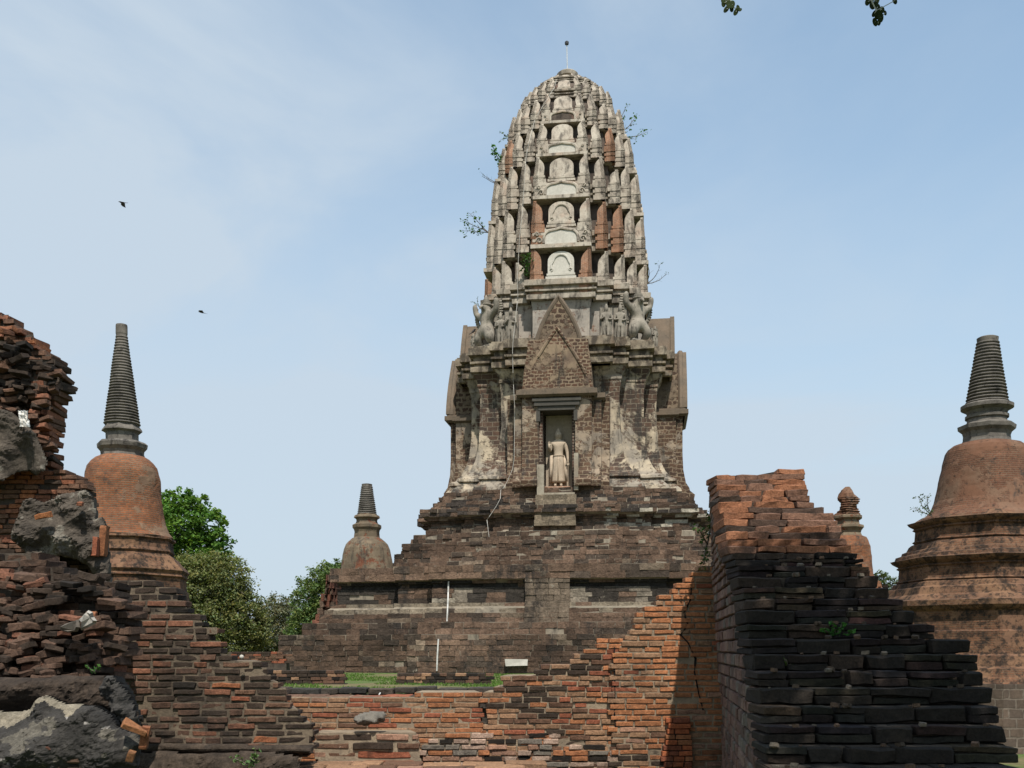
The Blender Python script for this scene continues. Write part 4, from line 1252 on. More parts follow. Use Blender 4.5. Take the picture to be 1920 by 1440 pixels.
# right: large, brick on an octagonal moulded base, laterite footing
chedi('chedi', 'large brick chedi on moulded octagonal base at the right edge', 1843, 36.0, [
    ('footing', M_latw, 8, R(22.5 + 5), [(1420, 252), (1395, 250), (1392, 243), (1275, 238), (1274, 200)], dict(rough=.05, sub=.5)),
    ('base', M_cbase, 8, R(22.5 + 5), [(1280, 237), (1262, 226), (1250, 222), (1246, 210), (1228, 206), (1225, 200), (1205, 197), (1186, 196), (1183, 191), (1150, 190), (1146, 197), (1140, 204), (1131, 204), (1128, 190), (1122, 184), (1118, 176), (1106, 172), (1103, 165), (1096, 162),
                                      (1093, 154), (1091, 158), (1088, 153), (1068, 152), (1065, 157), (1062, 153), (1056, 164), (1051, 168), (1049, 160), (1043, 158), (1040, 148), (1035, 146), (1032, 138), (1024, 134), (1020, 129),
                                      (1018, 124), (1015, 128), (1012, 124), (995, 123), (992, 128), (989, 125), (984, 134), (979, 138), (977, 126), (973, 120), (968, 112), (964, 100)], dict(rough=.03, sub=.45)),
    ('bell', M_cbrick2, 56, 0, [(980, 118), (972, 114), (965, 104), (955, 96), (940, 90), (920, 86), (890, 81), (868, 77), (850, 72), (842, 68), (836, 60), (832, 48), (830, 40), (829, 30)], dict(rough=.025, sub=.14)),
    ('neck', M_spire, 8, R(22.5 + 5), [(834, 46), (826, 42), (818, 41), (812, 43), (806, 50), (799, 51), (796, 44), (794, 38)], dict(rough=.02)),
    ('spire', M_spire, 40, 0, [(796, 36), (786, 34), (785, 38), (780, 38), (778, 34), (772, 37), (767, 46), (761, 46), (757, 38), (634, 19), (632, 15), (631, 8)], dict(rough=.012, rings=(19, (757, 38), (640, 19.5)), at=9)),
], 'brick chedis around the tower', (.012, 0))
# left: slimmer, with the tall ringed spire
chedi('chedi', 'red brick bell shaped chedi with tall black ringed spire, left of the bright green tree', 232, 36.0, [
    ('base', M_cbase, 8, R(-90 + 33), [(1300, 168), (1180, 140), (1176, 128), (1110, 122), (1106, 118), (1086, 117), (1083, 122), (1078, 119), (1072, 124), (1066, 120), (1060, 112), (1056, 108), (1048, 103), (1044, 96), (1040, 93), (1036, 97), (1030, 93), (1016, 92), (1013, 97), (1009, 96), (1006, 88), (1003, 80)], dict(rough=.03, sub=.45)),
    ('bell', M_cbrick, 56, 0, [(1008, 90), (1000, 83), (985, 77), (960, 72), (935, 69), (915, 68), (900, 67), (888, 65), (877, 62), (868, 56), (861, 48), (857, 40), (856, 30)], dict(rough=.035, sub=.14)),
    ('neck', M_spire, 8, R(10), [(858, 40), (852, 38), (847, 39), (841, 45), (834, 46), (830, 42), (828, 30), (813, 30), (811, 33), (809, 37), (806, 36), (801, 32), (798, 30)], dict(rough=.025)),
    ('spire', M_spire, 36, 0, [(799, 30), (797, 29), (628, 10), (626, 10.5), (612, 10.5), (609, 10), (608, 7)], dict(rough=.012, rings=(31, (797, 33), (629, 10.5)), at=2)),
], 'brick chedis around the tower', (-.006, 0))
# far right: broken
chedi('chedi', 'small broken brick chedi with a snapped spire behind the stepped wall', 1590, 52.0, [
    ('base', M_cbrick, 8, R(22.5), [(1300, 90), (1190, 80), (1140, 66), (1120, 62), (1115, 60), (1112, 63), (1104, 60), (1092, 58), (1088, 50), (1080, 46)], dict(rough=.03, sub=.5)),
    ('bell', M_cbrick, 40, 0, [(1090, 48), (1075, 45), (1050, 42), (1025, 40), (1014, 37), (1008, 33), (1005, 26), (1004, 10)], dict(rough=.06, sub=.2)),
    ('neck', M_cstucco_brick, 8, R(8), [(1006, 27), (1000, 24), (996, 25), (990, 30), (986, 29), (984, 22), (976, 21), (972, 27), (968, 27), (966, 20)], dict(rough=.03)),
    ('spire', M_cbrick2, 28, 0, [(967, 20), (964, 20), (934, 17), (926, 15), (920, 12), (913, 5)], dict(rough=.26, rings=(7, (965, 20), (934, 18)), at=2)),
], 'brick chedis around the tower')
# small one standing on the platform's corner
def corner_chedi():
    w = prang.matrix_basis @ Vector((-8.55, -8.3, 4.95 + Z0))
    Y = w.y; px = 960 + w.x / Y * F
    o = empty('chedi', w)
    tag(o, 'small grey plastered chedi standing on the corner of the tower platform', 'chedi', 'brick chedis around the tower')
    pyb = HZ - (w.z - EYE) * F / Y
    k = 1.0
    def z(py): return ((pyb - py) / F * Y) * (pyb - 907) ** 0 * ((pyb - 908) and 1)
    f = 156 / (pyb - 907)
    def zz(py): return (1063 - py) / f / F * Y
    q = Y / F
    for nm, mat, n, pr, kw in [
        ('bell', M_cstucco_brick, 40, [(1066, 50), (1062, 49), (1050, 47.5), (1035, 45.5), (1024, 43), (1016, 39), (1010, 33), (1005, 27), (1003, 22)], dict(sub=.12, rough=.03)),
        ('neck', M_cstucco_brick, 8, [(1004, 24), (1000, 23.5), (994, 23), (990, 24), (986, 27), (981, 27), (978, 21), (974, 19.5), (971, 20), (968, 24.5), (964, 23), (962, 18)], dict(rough=.02)),
        ('spire', M_spire, 28, [(963, 18), (908, 10), (907, 5)], dict(rough=.01, rg=True))]:
        mb = MB()
        prof = [(zz(py), hw * q) for py, hw in pr]
        if 'rg' in kw: prof = [prof[0]] + rings(zz(962), zz(911), 18.5 * q, 10.5 * q, 15) + prof[1:]
        lathe(mb, prof, n, R(12), (0, 0), kw.get('rough', 0), sub=kw.get('sub', 0))
        mb.build(nm, mat, o, uv='lathe' if n > 12 else 'flat', uvr=1.1)
corner_chedi()

# ------------------------------------------------------------------ foreground brick ruins
M_brick = mat_blocks('old_brick', .9, 26, .30, 4.2, .34, (.34, .28, .21), .9, .010, (.020, .016, .013), 1.3, 1.0, 120, .38)
M_brick_dark = mat_blocks('lichen_brick', .9, 26, .44, 3.6, .20, (.28, .24, .19), .9, .012, (.016, .0125, .010), 6.1, 1.0, 120)
M_mortar = mat_stucco('lime_mortar_near', (.29, .225, .155), (.20, .155, .11), (.035, .028, .022), .40, 3.0, .7, .014, 2.0, None, .8, True, .38)
M_mortar_old = mat_stucco('weathered_mortar', (.19, .145, .10), (.115, .088, .063), (.03, .024, .019), .5, 3.0, .7, .014, 2.0, None, .8, True, .5)
M_mortar_dark = mat_stucco('earth_mortar', (.085, .066, .05), (.055, .044, .035), (.02, .017, .015), .5, 3.0, .7, .02, 4.0, None, .8)
M_chunk = mat_stucco('weathered_grey_render', (.235, .215, .19), (.12, .11, .10), (.026, .024, .023), .55, 2.6, .8, .03, 3.0, (.30, .265, .21), .9)
M_boulder = mat_blocks('boulder_crust', .9, 26, .30, 6, .25, (.34, .31, .26), .9, .008, (.018, .016, .015), 2.2, 1.0, 90)
def chunkcol(px, py):
    n = noise.fractal(Vector((px * .02, py * .02, 3)), .8, 2.1, 4)
    n2 = noise.fractal(Vector((px * .06, py * .06, 9)), .8, 2.1, 3)
    k = 1 + .45 * n + .3 * n2
    if n + .5 * n2 > .5: return (.125 * k, .11 * k, .088 * k)
    return (.072 * k, .058 * k, .045 * k)
M_rock = mat_stucco('black_masonry_lump', (.11, .10, .09), (.055, .05, .046), (.016, .015, .014), .5, 2.2, .8, .03, 9.0, (.30, .26, .19), .8)

def mixcol(rng, opts, px=None, py=0, spread=.42):
    r = rng.random(); s = 0
    if px is not None:
        q = .5 + .85 * noise.fractal(Vector((px * .0085, py * .013, len(opts) * 3.1)), .8, 2.1, 3)
        r = max(0, min(.999, q * (1 - spread) + r * spread))
    for w, c in opts:
        s += w
        if r < s: break
    k = rng.uniform(.78, 1.2)
    return tuple(x * k for x in c)
ORANGE, RED, PINK, TAN, BROWN, DARK, BLACK, GREY = (.315, .128, .058), (.24, .080, .043), (.30, .17, .115), (.27, .155, .09), (.135, .073, .046), (.046, .031, .022), (.018, .0138, .0108), (.16, .135, .11)

# --- wall across the middle, rising in broken steps to the right
WY = 9.0
def wall_pal(px, py, rng):
    # weathering by place: bright and orange at the right, black stains near x 1000-1080, pink at the foot
    if py > 1375: return mixcol(rng, [(.22, PINK), (.24, TAN), (.22, ORANGE), (.18, BROWN), (.14, DARK)], px, py, .6)
    d = math.exp(-((px - 1010) / 95) ** 2 - ((py - 1300) / 60) ** 2)
    if rng.random() < d * .75: return mixcol(rng, [(.15, TAN), (.25, RED), (.35, BROWN), (.25, DARK)], px, py)
    if px > 1140: return mixcol(rng, [(.16, (.36, .20, .13)), (.48, (.36, .148, .066)), (.20, TAN), (.12, RED), (.04, BROWN)], px, py, .55)
    return mixcol(rng, [(.12, PINK), (.34, ORANGE), (.24, TAN), (.14, RED), (.16, BROWN)], px, py, .5)
front_wall = empty('brick_wall', (.3, WY + .4, ground_z(0, 9)))
tag(front_wall, 'low orange brick wall rising in broken steps to the right, long cracks near its right end', 'brick wall')
MW = Matrix.Translation(-front_wall.location)
def fw(mb): mb.M = MW; return mb
mb = fw(MB()); rng = random.Random(3)
poly_r = [(1147, 1470), (1147, 1222), (1158, 1200), (1180, 1185), (1200, 1150), (1222, 1138), (1240, 1116), (1275, 1098), (1300, 1075), (1322, 1056), (1400, 1050), (1400, 1470)]
brick_face(mb, poly_r, WY, .0505, .215, .16, .006, .012, wall_pal, .013, .010, .45, .012, .005, rng, endj=.05, wave=.012)
mb.build('right_stretch', [M_brick, M_mortar], front_wall)
mb = fw(MB()); rng = random.Random(4)
poly_m = [(905, 1470), (905, 1306), (915, 1290), (940, 1284), (950, 1264), (990, 1262), (1010, 1250), (1070, 1240), (1080, 1222), (1120, 1215), (1150, 1196), (1166, 1200), (1166, 1470)]
brick_face(mb, poly_m, WY + .03, .0475, .19, .16, .008, .02, wall_pal, .010, .012, .45, .02, .006, rng, endj=.05, wave=.012)
mb.build('middle_stretch', [M_brick, M_mortar], front_wall)
mb = fw(MB()); rng = random.Random(5)
poly_l = [(480, 1470), (480, 1309), (775, 1309), (778, 1300), (905, 1298), (905, 1470)]
brick_face(mb, poly_l, WY + .06, .044, .22, .16, .006, .012, wall_pal, .009, .008, .42, .01, .005, rng, endj=.02)
x = -2.3
while x < -.1:
    l = rng.uniform(.18, .3)
    brick(mb, (x + l / 2, WY + .34, P(0, 1309, WY + .06).z - .02 + rng.uniform(-.006, .01)), l - .01, .36, .06, rng.uniform(-.05, .05), 0, 0, mixcol(rng, [(.4, BROWN), (.3, RED), (.3, DARK)]), .008, rng)
    x += l
mb.build('left_stretch', [M_brick, M_mortar], front_wall)
# pale bricks patched in front at the foot, mortar heavy bench at the left, paved ledge
mb = fw(MB()); rng = random.Random(6)
pal_bench = lambda px, py, rng: mixcol(rng, [(.4, PINK), (.3, RED), (.2, BROWN), (.1, DARK)])
brick_face(mb, [(588, 1440), (588, 1374), (790, 1374), (790, 1440)], WY - .28, .085, .42, .10, .012, .02, pal_bench, .03, .012, .36, .10, .008, rng, endj=.03)
mb.build('bench', [M_brick, M_mortar], front_wall)
mb = fw(MB()); rng = random.Random(7)
pal_patch = lambda px, py, rng: mixcol(rng, [(.42, (.36, .25, .19)), (.2, PINK), (.18, GREY), (.1, ORANGE), (.1, BLACK)])
brick_face(mb, [(790, 1450), (790, 1382), (905, 1376), (960, 1384), (1010, 1374), (1100, 1388), (1155, 1400), (1160, 1450)], WY + .015, .048, .19, .12, .010, .02, pal_patch, .012, .02, .2, .05, .007, rng, endj=.07)
mb.build('patched_foot', [M_brick, M_mortar], front_wall)
mb = fw(MB()); rng = random.Random(8)
pal_led = lambda px, py, rng: mixcol(rng, [(.4, TAN), (.3, BROWN), (.2, PINK), (.1, DARK)])
for r_ in range(6):
    y = WY - .42 - r_ * .26
    x = -2.1 + rng.uniform(0, .2)
    while x < .02 - r_ * .02:
        l = rng.uniform(.2, .42)
        brick(mb, (x + l / 2, y + rng.uniform(-.02, .02), P(0, 1427, WY - .3).z - .035 + rng.uniform(-.008, .008)), l - .012, .24, .07, rng.uniform(-.05, .05), 0, rng.uniform(-.02, .02), pal_led(0, 0, rng), .006, rng)
        x += l
cbox(mb, -2.1, .0, WY - 1.9, WY - .2, -.2, P(0, 1427, WY - .3).z - .05, (.3, .25, .2), 1)
mb.build('paved_ledge', [M_brick, M_mortar], front_wall)
# recessed pocket with dark rubble low on the right stretch, and redder bricks left standing proud beside it
mb = fw(MB()); rng = random.Random(9)
pal_red = lambda px, py, rng: mixcol(rng, [(.6, (.40, .12, .05)), (.25, ORANGE), (.15, RED)])
brick_face(mb, [(1238, 1470), (1245, 1405), (1252, 1348), (1292, 1346), (1300, 1470)], WY - .05, .050, .16, .12, .006, .02, pal_red, .007, .03, .1, .0, .005, rng, endj=.02)
mb.build('red_patch', [M_brick, M_mortar_dark], front_wall)
# running cracks: thin near-black strips in the wall face, shade painted as colour
def crack(pts, Y, w=.012):
    mb = fw(MB()); rng = random.Random(len(pts))
    for (ax, ay), (bx, by) in zip(pts[:-1], pts[1:]):
        a, b = P(ax, ay, Y), P(bx, by, Y)
        k = max(1, int((b - a).length / .05))
        for i in range(k):
            p = a + (b - a) * ((i + .5) / k)
            d = (b - a).normalized()
            ang = math.atan2(d.z, d.x)
            m = Matrix.Rotation(-ang, 3, 'Y')
            v = CV * np.array([(b - a).length / k * .62, .004, w * rng.uniform(.5, 1.3)])
            mb.add(v @ np.array(m).T + np.array(p), CF, (.01, .009, .008))
    return mb
cm = MB()
c1 = crack([(1297, 1098), (1294, 1125), (1282, 1150), (1290, 1172), (1276, 1190), (1290, 1205), (1304, 1235), (1302, 1260), (1310, 1300), (1318, 1330)], WY + .004, .006)
c1.build('crack', mat_plain('painted_crack_shade', (.012, .010, .009), 1.0), front_wall)
c2 = crack([(1152, 1215), (1152, 1260), (1153, 1300), (1152, 1340), (1155, 1372)], WY + .010, .006)
c2.build('crack', bpy.data.materials['painted_crack_shade'], front_wall)

# --- dark laterite kerb wall behind it
kerb = empty('laterite_kerb', (-1.2, 11.4, ground_z(-1, 11)))
tag(kerb, 'low dark laterite kerb of two courses between the lawn and the brick wall', 'kerb')
mb = MB(); mb.M = Matrix.Translation(-kerb.location); rng = random.Random(10)
pal_k = lambda rng: mixcol(rng, [(.55, (.052, .042, .034)), (.25, (.075, .055, .042)), (.2, (.04, .036, .032))])
for row, (pyt, pyb, Y) in enumerate(((1289, 1301, 11.2), (1301, 1313, 11.24), (1313, 1330, 11.24))):
    z1, z0 = P(0, pyt, Y).z, P(0, pyb, Y).z
    x = -3.4 + row * .1
    while x < .15:
        l = rng.uniform(.2, .42)
        brick(mb, (x + l / 2, Y + .15, (z0 + z1) / 2 + (rng.uniform(-.012, .014) if row == 0 else 0)), l - .012, .3, (z1 - z0) - .008, rng.uniform(-.03, .03), 0, rng.uniform(-.02, .02), pal_k(rng), .008, rng, wear=1.2)
        x += l
cbox(mb, -3.4, .15, 11.3, 11.6, -.3, .88, (.1, .08, .06), 1)
mb.build('kerb_blocks', [M_brick_dark, M_mortar_dark], kerb)

# --- low brick footings on the lawn in front of the tower
def footing(label, x0px, x1px, ytop, ybot, Y, seed, cols, depth=.6):
    a, b = P(x0px, ytop, Y), P(x1px, ybot, Y)
    o = empty('brick_footing', ((a.x + b.x) / 2, Y + depth / 2, ground_z((a.x + b.x) / 2, Y)))
    tag(o, label, 'brick footing', 'low brick footings on the lawn')
    mb = MB(); mb.M = Matrix.Translation(-o.location); rng = random.Random(seed)
    zb = min(b.z, o.location.z) - .05
    n = max(2, int((a.z - b.z) / .08))
    hh = (a.z - b.z) / n
    for r_ in range(n):
        z = b.z + (r_ + .5) * hh
        x = a.x + rng.uniform(0, .08) * (r_ + 1) * .5
        xe = b.x - rng.uniform(0, .10) * (r_ + 1) * .6
        while x < xe:
            l = rng.uniform(.2, .34)
            brick(mb, (x + l / 2, Y + .1 + rng.uniform(-.02, .02), z), l - .012, .2, hh - .008, rng.uniform(-.04, .04), 0, 0, mixcol(rng, cols), .008, rng)
            x += l
        cbox(mb, a.x + .05, xe - .03, Y + .04, Y + depth, z - hh / 2, z + hh / 2 - .01, (.15, .12, .1), 1)
    cbox(mb, a.x, b.x, Y - .02, Y + depth, zb, b.z, (.15, .12, .1), 1)
    mb.build('courses', [M_brick_dark, M_mortar_dark], o)
    return o
dk = [(.45, DARK), (.25, BLACK), (.2, BROWN), (.1, TAN)]
footing('long low dark brick footing on the lawn nearest the tower stair', 741, 916, 1262, 1281, 29.5, 1, dk)
footing('low dark brick footing on the lawn at the left corner of the tower base', 480, 646, 1257, 1282, 29.0, 2, dk)
footing('red topped brick footing at the far left edge of the lawn', 425, 537, 1222, 1244, 38.0, 3, [(.4, BROWN), (.3, RED), (.3, DARK)])

# white replacement stone in the lowest course of the platform
mb = MB(); rng = random.Random(2)
wl = prang.matrix_basis.inverted() @ P(970, 1242, 41.6)
block(mb, (wl.x, -12.78, wl.z), .9, .5, .26, 0, (.7, .68, .63), .02, rng)
mb.build('white_block', M_white, prang)

# weathered lump lying on the wall ledge
lump_o = empty('rubble_chunk', P(695, 1362, 8.75))
tag(lump_o, 'log shaped grey rubble chunk lying on the low brick wall ledge', 'rubble')
mb = MB(); mb.M = Matrix.Translation(-lump_o.location)
lump(mb, [(664, 1350), (666, 1343), (678, 1337), (695, 1334), (722, 1334), (725, 1338), (722, 1352), (708, 1357), (695, 1356), (690, 1361), (672, 1359)], 8.75, .09, .06, .009, .05, .03, 16)
mb.build('chunk_body', mat_stucco('pale_grey_rubble', (.24, .215, .18), (.13, .118, .10), (.035, .03, .028), .5, 7, 1.0, .02, 2.2), lump_o, smooth=True)

# --- stepped ruin on the right
ruin_r = empty('stepped_brick_ruin', (2.2, 7.2, -.6))
tag(ruin_r, 'steep stepped brick ruin with orange top and black lichened, shaded lower steps, in the right foreground', 'brick ruin')
def stepped():
    mb = MB(); mb.M = Matrix.Translation(-ruin_r.location); rng = random.Random(31)
    m2 = MB(); m2.M = mb.M
    lf = [(880, 1338), (905, 1341), (960, 1350), (1020, 1362), (1080, 1385), (1140, 1395), (1200, 1402), (1260, 1415), (1320, 1425), (1440, 1440), (1700, 1470)]
    rt = [(880, 1508), (900, 1508), (905, 1512), (925, 1514), (945, 1524), (952, 1535), (965, 1562), (975, 1570), (985, 1575), (1005, 1580), (1020, 1592), (1035, 1605), (1050, 1612), (1065, 1625), (1080, 1634), (1095, 1650), (1112, 1672), (1125, 1690), (1150, 1702), (1165, 1722), (1182, 1745), (1196, 1812), (1225, 1824), (1250, 1838), (1280, 1842), (1300, 1862), (1340, 1868), (1365, 1876), (1395, 1912), (1440, 1916), (1700, 1990)]
    ip = lambda tab, y: float(np.interp(y, [t[0] for t in tab], [t[1] for t in tab]))
    ztop = EYE + (HZ - 880) / F * 8.15
    z = ztop
    yrun = 8.15
    acc = 0.0
    i = 0
    while z > -.55:
        h = (.056 if i < 16 else .078 if i < 20 else .088) + rng.uniform(-.005, .006)
        py = HZ - (z - EYE) * F / yrun
        pym = HZ - (z - h / 2 - EYE) * F / yrun
        xl = (ip(lf, pym) - 960) / F * yrun; xr = (ip(rt, pym) - 960) / F * yrun
        if i == 0: xl += .50
        # left face goes back to the wall, its far edge nearly upright
        Yb = 8.86
        xlb = (float(np.interp(pym, [880, 1440], [1327, 1352])) - 960) / F * Yb
        # front row
        x = xl
        while x < xr - .02:
            l = rng.uniform(.15, .32)
            if x + l > xr - .1: l = xr - x
            ppx = 960 + (x + l / 2) / yrun * F
            edge = 1030 + 18 * noise.noise(Vector((ppx * .02, 1, 1)))  # below the tree's shade line, shade is put into the brick colour besides lichen
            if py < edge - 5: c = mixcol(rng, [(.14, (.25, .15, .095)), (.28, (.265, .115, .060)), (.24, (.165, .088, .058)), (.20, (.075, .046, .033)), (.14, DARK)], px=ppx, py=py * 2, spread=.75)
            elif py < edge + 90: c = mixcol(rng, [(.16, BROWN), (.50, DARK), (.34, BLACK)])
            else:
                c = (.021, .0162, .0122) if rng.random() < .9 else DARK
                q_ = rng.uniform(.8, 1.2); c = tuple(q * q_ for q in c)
            jy = rng.uniform(-.025, .02)
            if i >= 15 and rng.random() < .62:
                f_ = rng.uniform(.42, .58)
                for zc, hh in ((z - h * f_ / 2, h * f_), (z - h * f_ - h * (1 - f_) / 2, h * (1 - f_))):
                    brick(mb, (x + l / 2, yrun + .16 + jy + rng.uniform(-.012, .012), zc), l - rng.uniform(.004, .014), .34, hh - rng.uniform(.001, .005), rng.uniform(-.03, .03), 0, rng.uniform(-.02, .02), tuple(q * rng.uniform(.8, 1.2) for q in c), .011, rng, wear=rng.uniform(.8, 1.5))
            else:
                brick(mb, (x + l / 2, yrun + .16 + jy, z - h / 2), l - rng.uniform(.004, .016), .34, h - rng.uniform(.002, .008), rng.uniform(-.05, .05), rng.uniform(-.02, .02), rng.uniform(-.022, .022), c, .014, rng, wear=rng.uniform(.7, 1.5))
            x += l
        if i > 14:
            for _ in range(5):
                sz = rng.uniform(.008, .03)
                brick(mb, (rng.uniform(xl + .03, xr - .03), yrun + rng.uniform(-.06, .03), z + sz * .3), sz * 1.4, sz, sz * .8, rng.uniform(-1, 1), rng.uniform(-.4, .4), 0, rng.choice([(.12, .075, .05), (.07, .05, .035), (.16, .13, .10)]), .006, rng, wear=1.5)
        # left face
        a = Vector((xl + .01, yrun + .2)); b = Vector((xlb, Yb)); e = b - a; L_ = e.length; e.normalize()
        s = rng.uniform(0, .1)
        while s < L_ - .03:
            l = rng.uniform(.12, .30)
            if s + l > L_ - .06: l = L_ - s
            p = a + e * (s + l / 2)
            nrm_ = Vector((e.y, -e.x))
            c = mixcol(rng, [(.3, (.17, .10, .078)), (.28, (.20, .13, .10)), (.22, (.12, .08, .065)), (.2, GREY)])
            brick(m2, (p.x + nrm_.x * .08 + rng.uniform(-.006, .006), p.y + nrm_.y * .08, z - h / 2), l - .014, .15, h - .01, math.atan2(e.y, e.x) + rng.uniform(-.02, .02), 0, 0, c, .006, rng)
            s += l
        # right end
        s = .15
        while s < Yb - yrun - .05:
            l = rng.uniform(.2, .34)
            c = mixcol(rng, [(.5, DARK), (.3, BROWN), (.2, BLACK)])
            brick(m2, (xr - .10 + rng.uniform(-.02, .02) + .02 * s, yrun + s + l / 2, z - h / 2), l - .012, .2, h - .008, math.pi / 2 + rng.uniform(-.03, .03), 0, 0, c, .007, rng)
            s += l
        # core
        e2 = .03
        vs = []
        for zz in (z - h, z - .004):
            vs += [(xl + e2, yrun + .05, zz), (xr - .06, yrun + .05, zz), (xr - .06, Yb - .02, zz), (xlb + e2, Yb - .02, zz)]
        m2.add(vs, [(0, 1, 2, 3)[::-1], (4, 5, 6, 7), (0, 1, 5, 4), (1, 2, 6, 5), (2, 3, 7, 6), (3, 0, 4, 7)], (.2, .16, .12), 1)
        z -= h
        i += 1
        acc += (8.15 - 4.75) * h / 2.06 if yrun > 4.2 else .02
        yrun -= acc; acc = 0.0
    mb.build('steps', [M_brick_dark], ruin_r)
    m2.build('side_wall', [M_brick, M_mortar_dark], ruin_r)
stepped()

# --- broken ruin on the left
ruin_l = empty('collapsed_brick_ruin', (-4.6, 7.2, -.4))
tag(ruin_l, 'collapsed brick ruin with overhanging top and grey render lumps, filling the left edge', 'brick ruin')
ML = Matrix.Translation(-ruin_l.location)
def lr(): m = MB(); m.M = ML; return m
# coursed wall stepping down to the right
def pal_step(px, py, rng):
    right = px > np.interp(py, [1090, 1250, 1400], [295, 415, 520]) + 25 * noise.noise(Vector((py * .04, 1, 2)))
    if right: return mixcol(rng, [(.08, RED), (.20, BROWN), (.40, DARK), (.32, BLACK)], px, py)
    if py < 1130: return mixcol(rng, [(.3, BROWN), (.5, DARK), (.2, BLACK)], px, py)
    return mixcol(rng, [(.16, (.27, .10, .046)), (.16, (.19, .082, .048)), (.30, (.11, .06, .04)), (.26, DARK), (.12, BLACK)], px, py, .7)
mb = lr(); rng = random.Random(41)
brick_face(mb, [(205, 1420), (205, 1088), (285, 1089), (330, 1104), (342, 1116), (345, 1140), (368, 1148), (386, 1160), (400, 1180), (404, 1196), (420, 1210), (424, 1226), (442, 1236), (486, 1240), (490, 1256), (498, 1264), (514, 1276), (528, 1284), (532, 1318), (556, 1330), (560, 1345), (582, 1368), (588, 1400), (588, 1420)],
           lambda z: 7.75 + .10 * (z - .6), .0525, .19, .18, .012, .03, pal_step, .016, .012, .8, .012, .008, rng, endj=.05, wave=.012)
mb.build('stepped_wall', [M_brick, M_mortar_old], ruin_l)
# its mossy ledge
mb = lr(); rng = random.Random(42)
pal_moss = lambda px, py, rng: mixcol(rng, [(.5, (.05, .038, .03)), (.3, BLACK), (.2, (.10, .07, .05))])
mosscol = lambda px, py: tuple(q * (1 + .6 * noise.fractal(Vector((px * .03, py * .05, 1)), .8, 2.1, 3)) for q in (.050, .036, .026))
lump(mb, [(240, 1410), (240, 1393), (420, 1394), (590, 1398), (590, 1412)], 7.5, .07, .5, .012, .06, .03, 6, colfn=mosscol)
lump(mb, [(240, 1500), (240, 1412), (300, 1408), (420, 1410), (510, 1406), (560, 1416), (590, 1500)], 7.44, .12, .3, .012, .1, .07, 5, colfn=mosscol)
mb.build('mossy_ledge', [M_boulder, M_mortar_dark], ruin_l)
# loose rubble slope
def pal_rub(px, py, rng):
    return mixcol(rng, [(.04, GREY), (.05, (.27, .11, .055)), (.14, (.17, .075, .046)), (.30, (.095, .056, .038)), (.30, DARK), (.17, BLACK)], px, py, .55)
mb = lr(); rng = random.Random(43)
brick_face(mb, [(-330, 1280), (-330, 1010), (60, 1040), (120, 1075), (215, 1090), (222, 1120), (236, 1150), (242, 1185), (238, 1215), (222, 1240), (210, 1262), (208, 1280)],
           lambda z: 6.55 + .55 * (z - 1.3), .050, .16, .30, .045, .12, pal_rub, .004, .04, .9, .03, .015, rng, endj=.03, tilt=.07, corecol=(.075, .056, .042), wave=.04, wear=1.3)
# loose pieces scattered over it
for _ in range(150):
    px, py = rng.uniform(-20, 215), rng.uniform(1080, 1275)
    Y = 6.47 + .55 * ((EYE - (py - HZ) / F * 6.5) - 1.3) - rng.uniform(0, .08)
    p = P(px, py, Y)
    brick(mb, p, rng.uniform(.05, .17), rng.uniform(.06, .12), rng.uniform(.03, .05), rng.uniform(-.6, .6), rng.uniform(-.25, .25), rng.uniform(-.3, .3), pal_rub(px, py, rng), .012, rng, wear=1.3)
mb.build('rubble_slope', [M_brick, M_mortar_dark], ruin_l)
# overhanging top
def pal_top(px, py, rng):
    if px < 60 and 640 < py < 760: return mixcol(rng, [(.25, BROWN), (.5, DARK), (.25, BLACK)], px, py)
    return mixcol(rng, [(.05, GREY), (.12, (.29, .115, .055)), (.24, (.20, .085, .05)), (.30, (.12, .065, .042)), (.20, DARK), (.09, BLACK)], px, py, .6)
mb = lr(); rng = random.Random(44)
brick_face(mb, [(-330, 880), (-330, 560), (0, 584), (12.04, 590), (17.2, 600), (30.96, 606), (39.56, 618), (60.2, 630), (73.96, 640), (79.12, 652), (96.32, 662), (101.48, 680), (110.08, 692), (116.96, 706), (114.38, 728), (104.92, 744), (96.32, 752), (91.16, 775), (92.88, 800), (89.44, 818), (79.12, 832), (84.28, 842), (96.32, 852), (94.6, 864), (84.28, 868), (77.4, 880)],
           lambda z: 10.6 + .03 * (z - 3) , .052, .165, .34, .055, .16, pal_top, .003, .035, .9, .02, .015, rng, endj=.022, tilt=.10, corecol=(.085, .056, .04), wave=.05, wear=1.35)
for _ in range(110):
    px, py = rng.uniform(-20, 100), rng.uniform(610, 850)
    if py < 605 + px * .8: continue
    p = P(px, py, 10.54 - rng.uniform(0, .12))
    brick(mb, p, rng.uniform(.06, .18), rng.uniform(.08, .13), rng.uniform(.035, .055), rng.uniform(-.6, .6), rng.uniform(-.3, .3), rng.uniform(-.35, .35), pal_top(px, py, rng), .012, rng, wear=1.3)
mb.build('overhanging_top', [M_brick, M_mortar_dark], ruin_l)
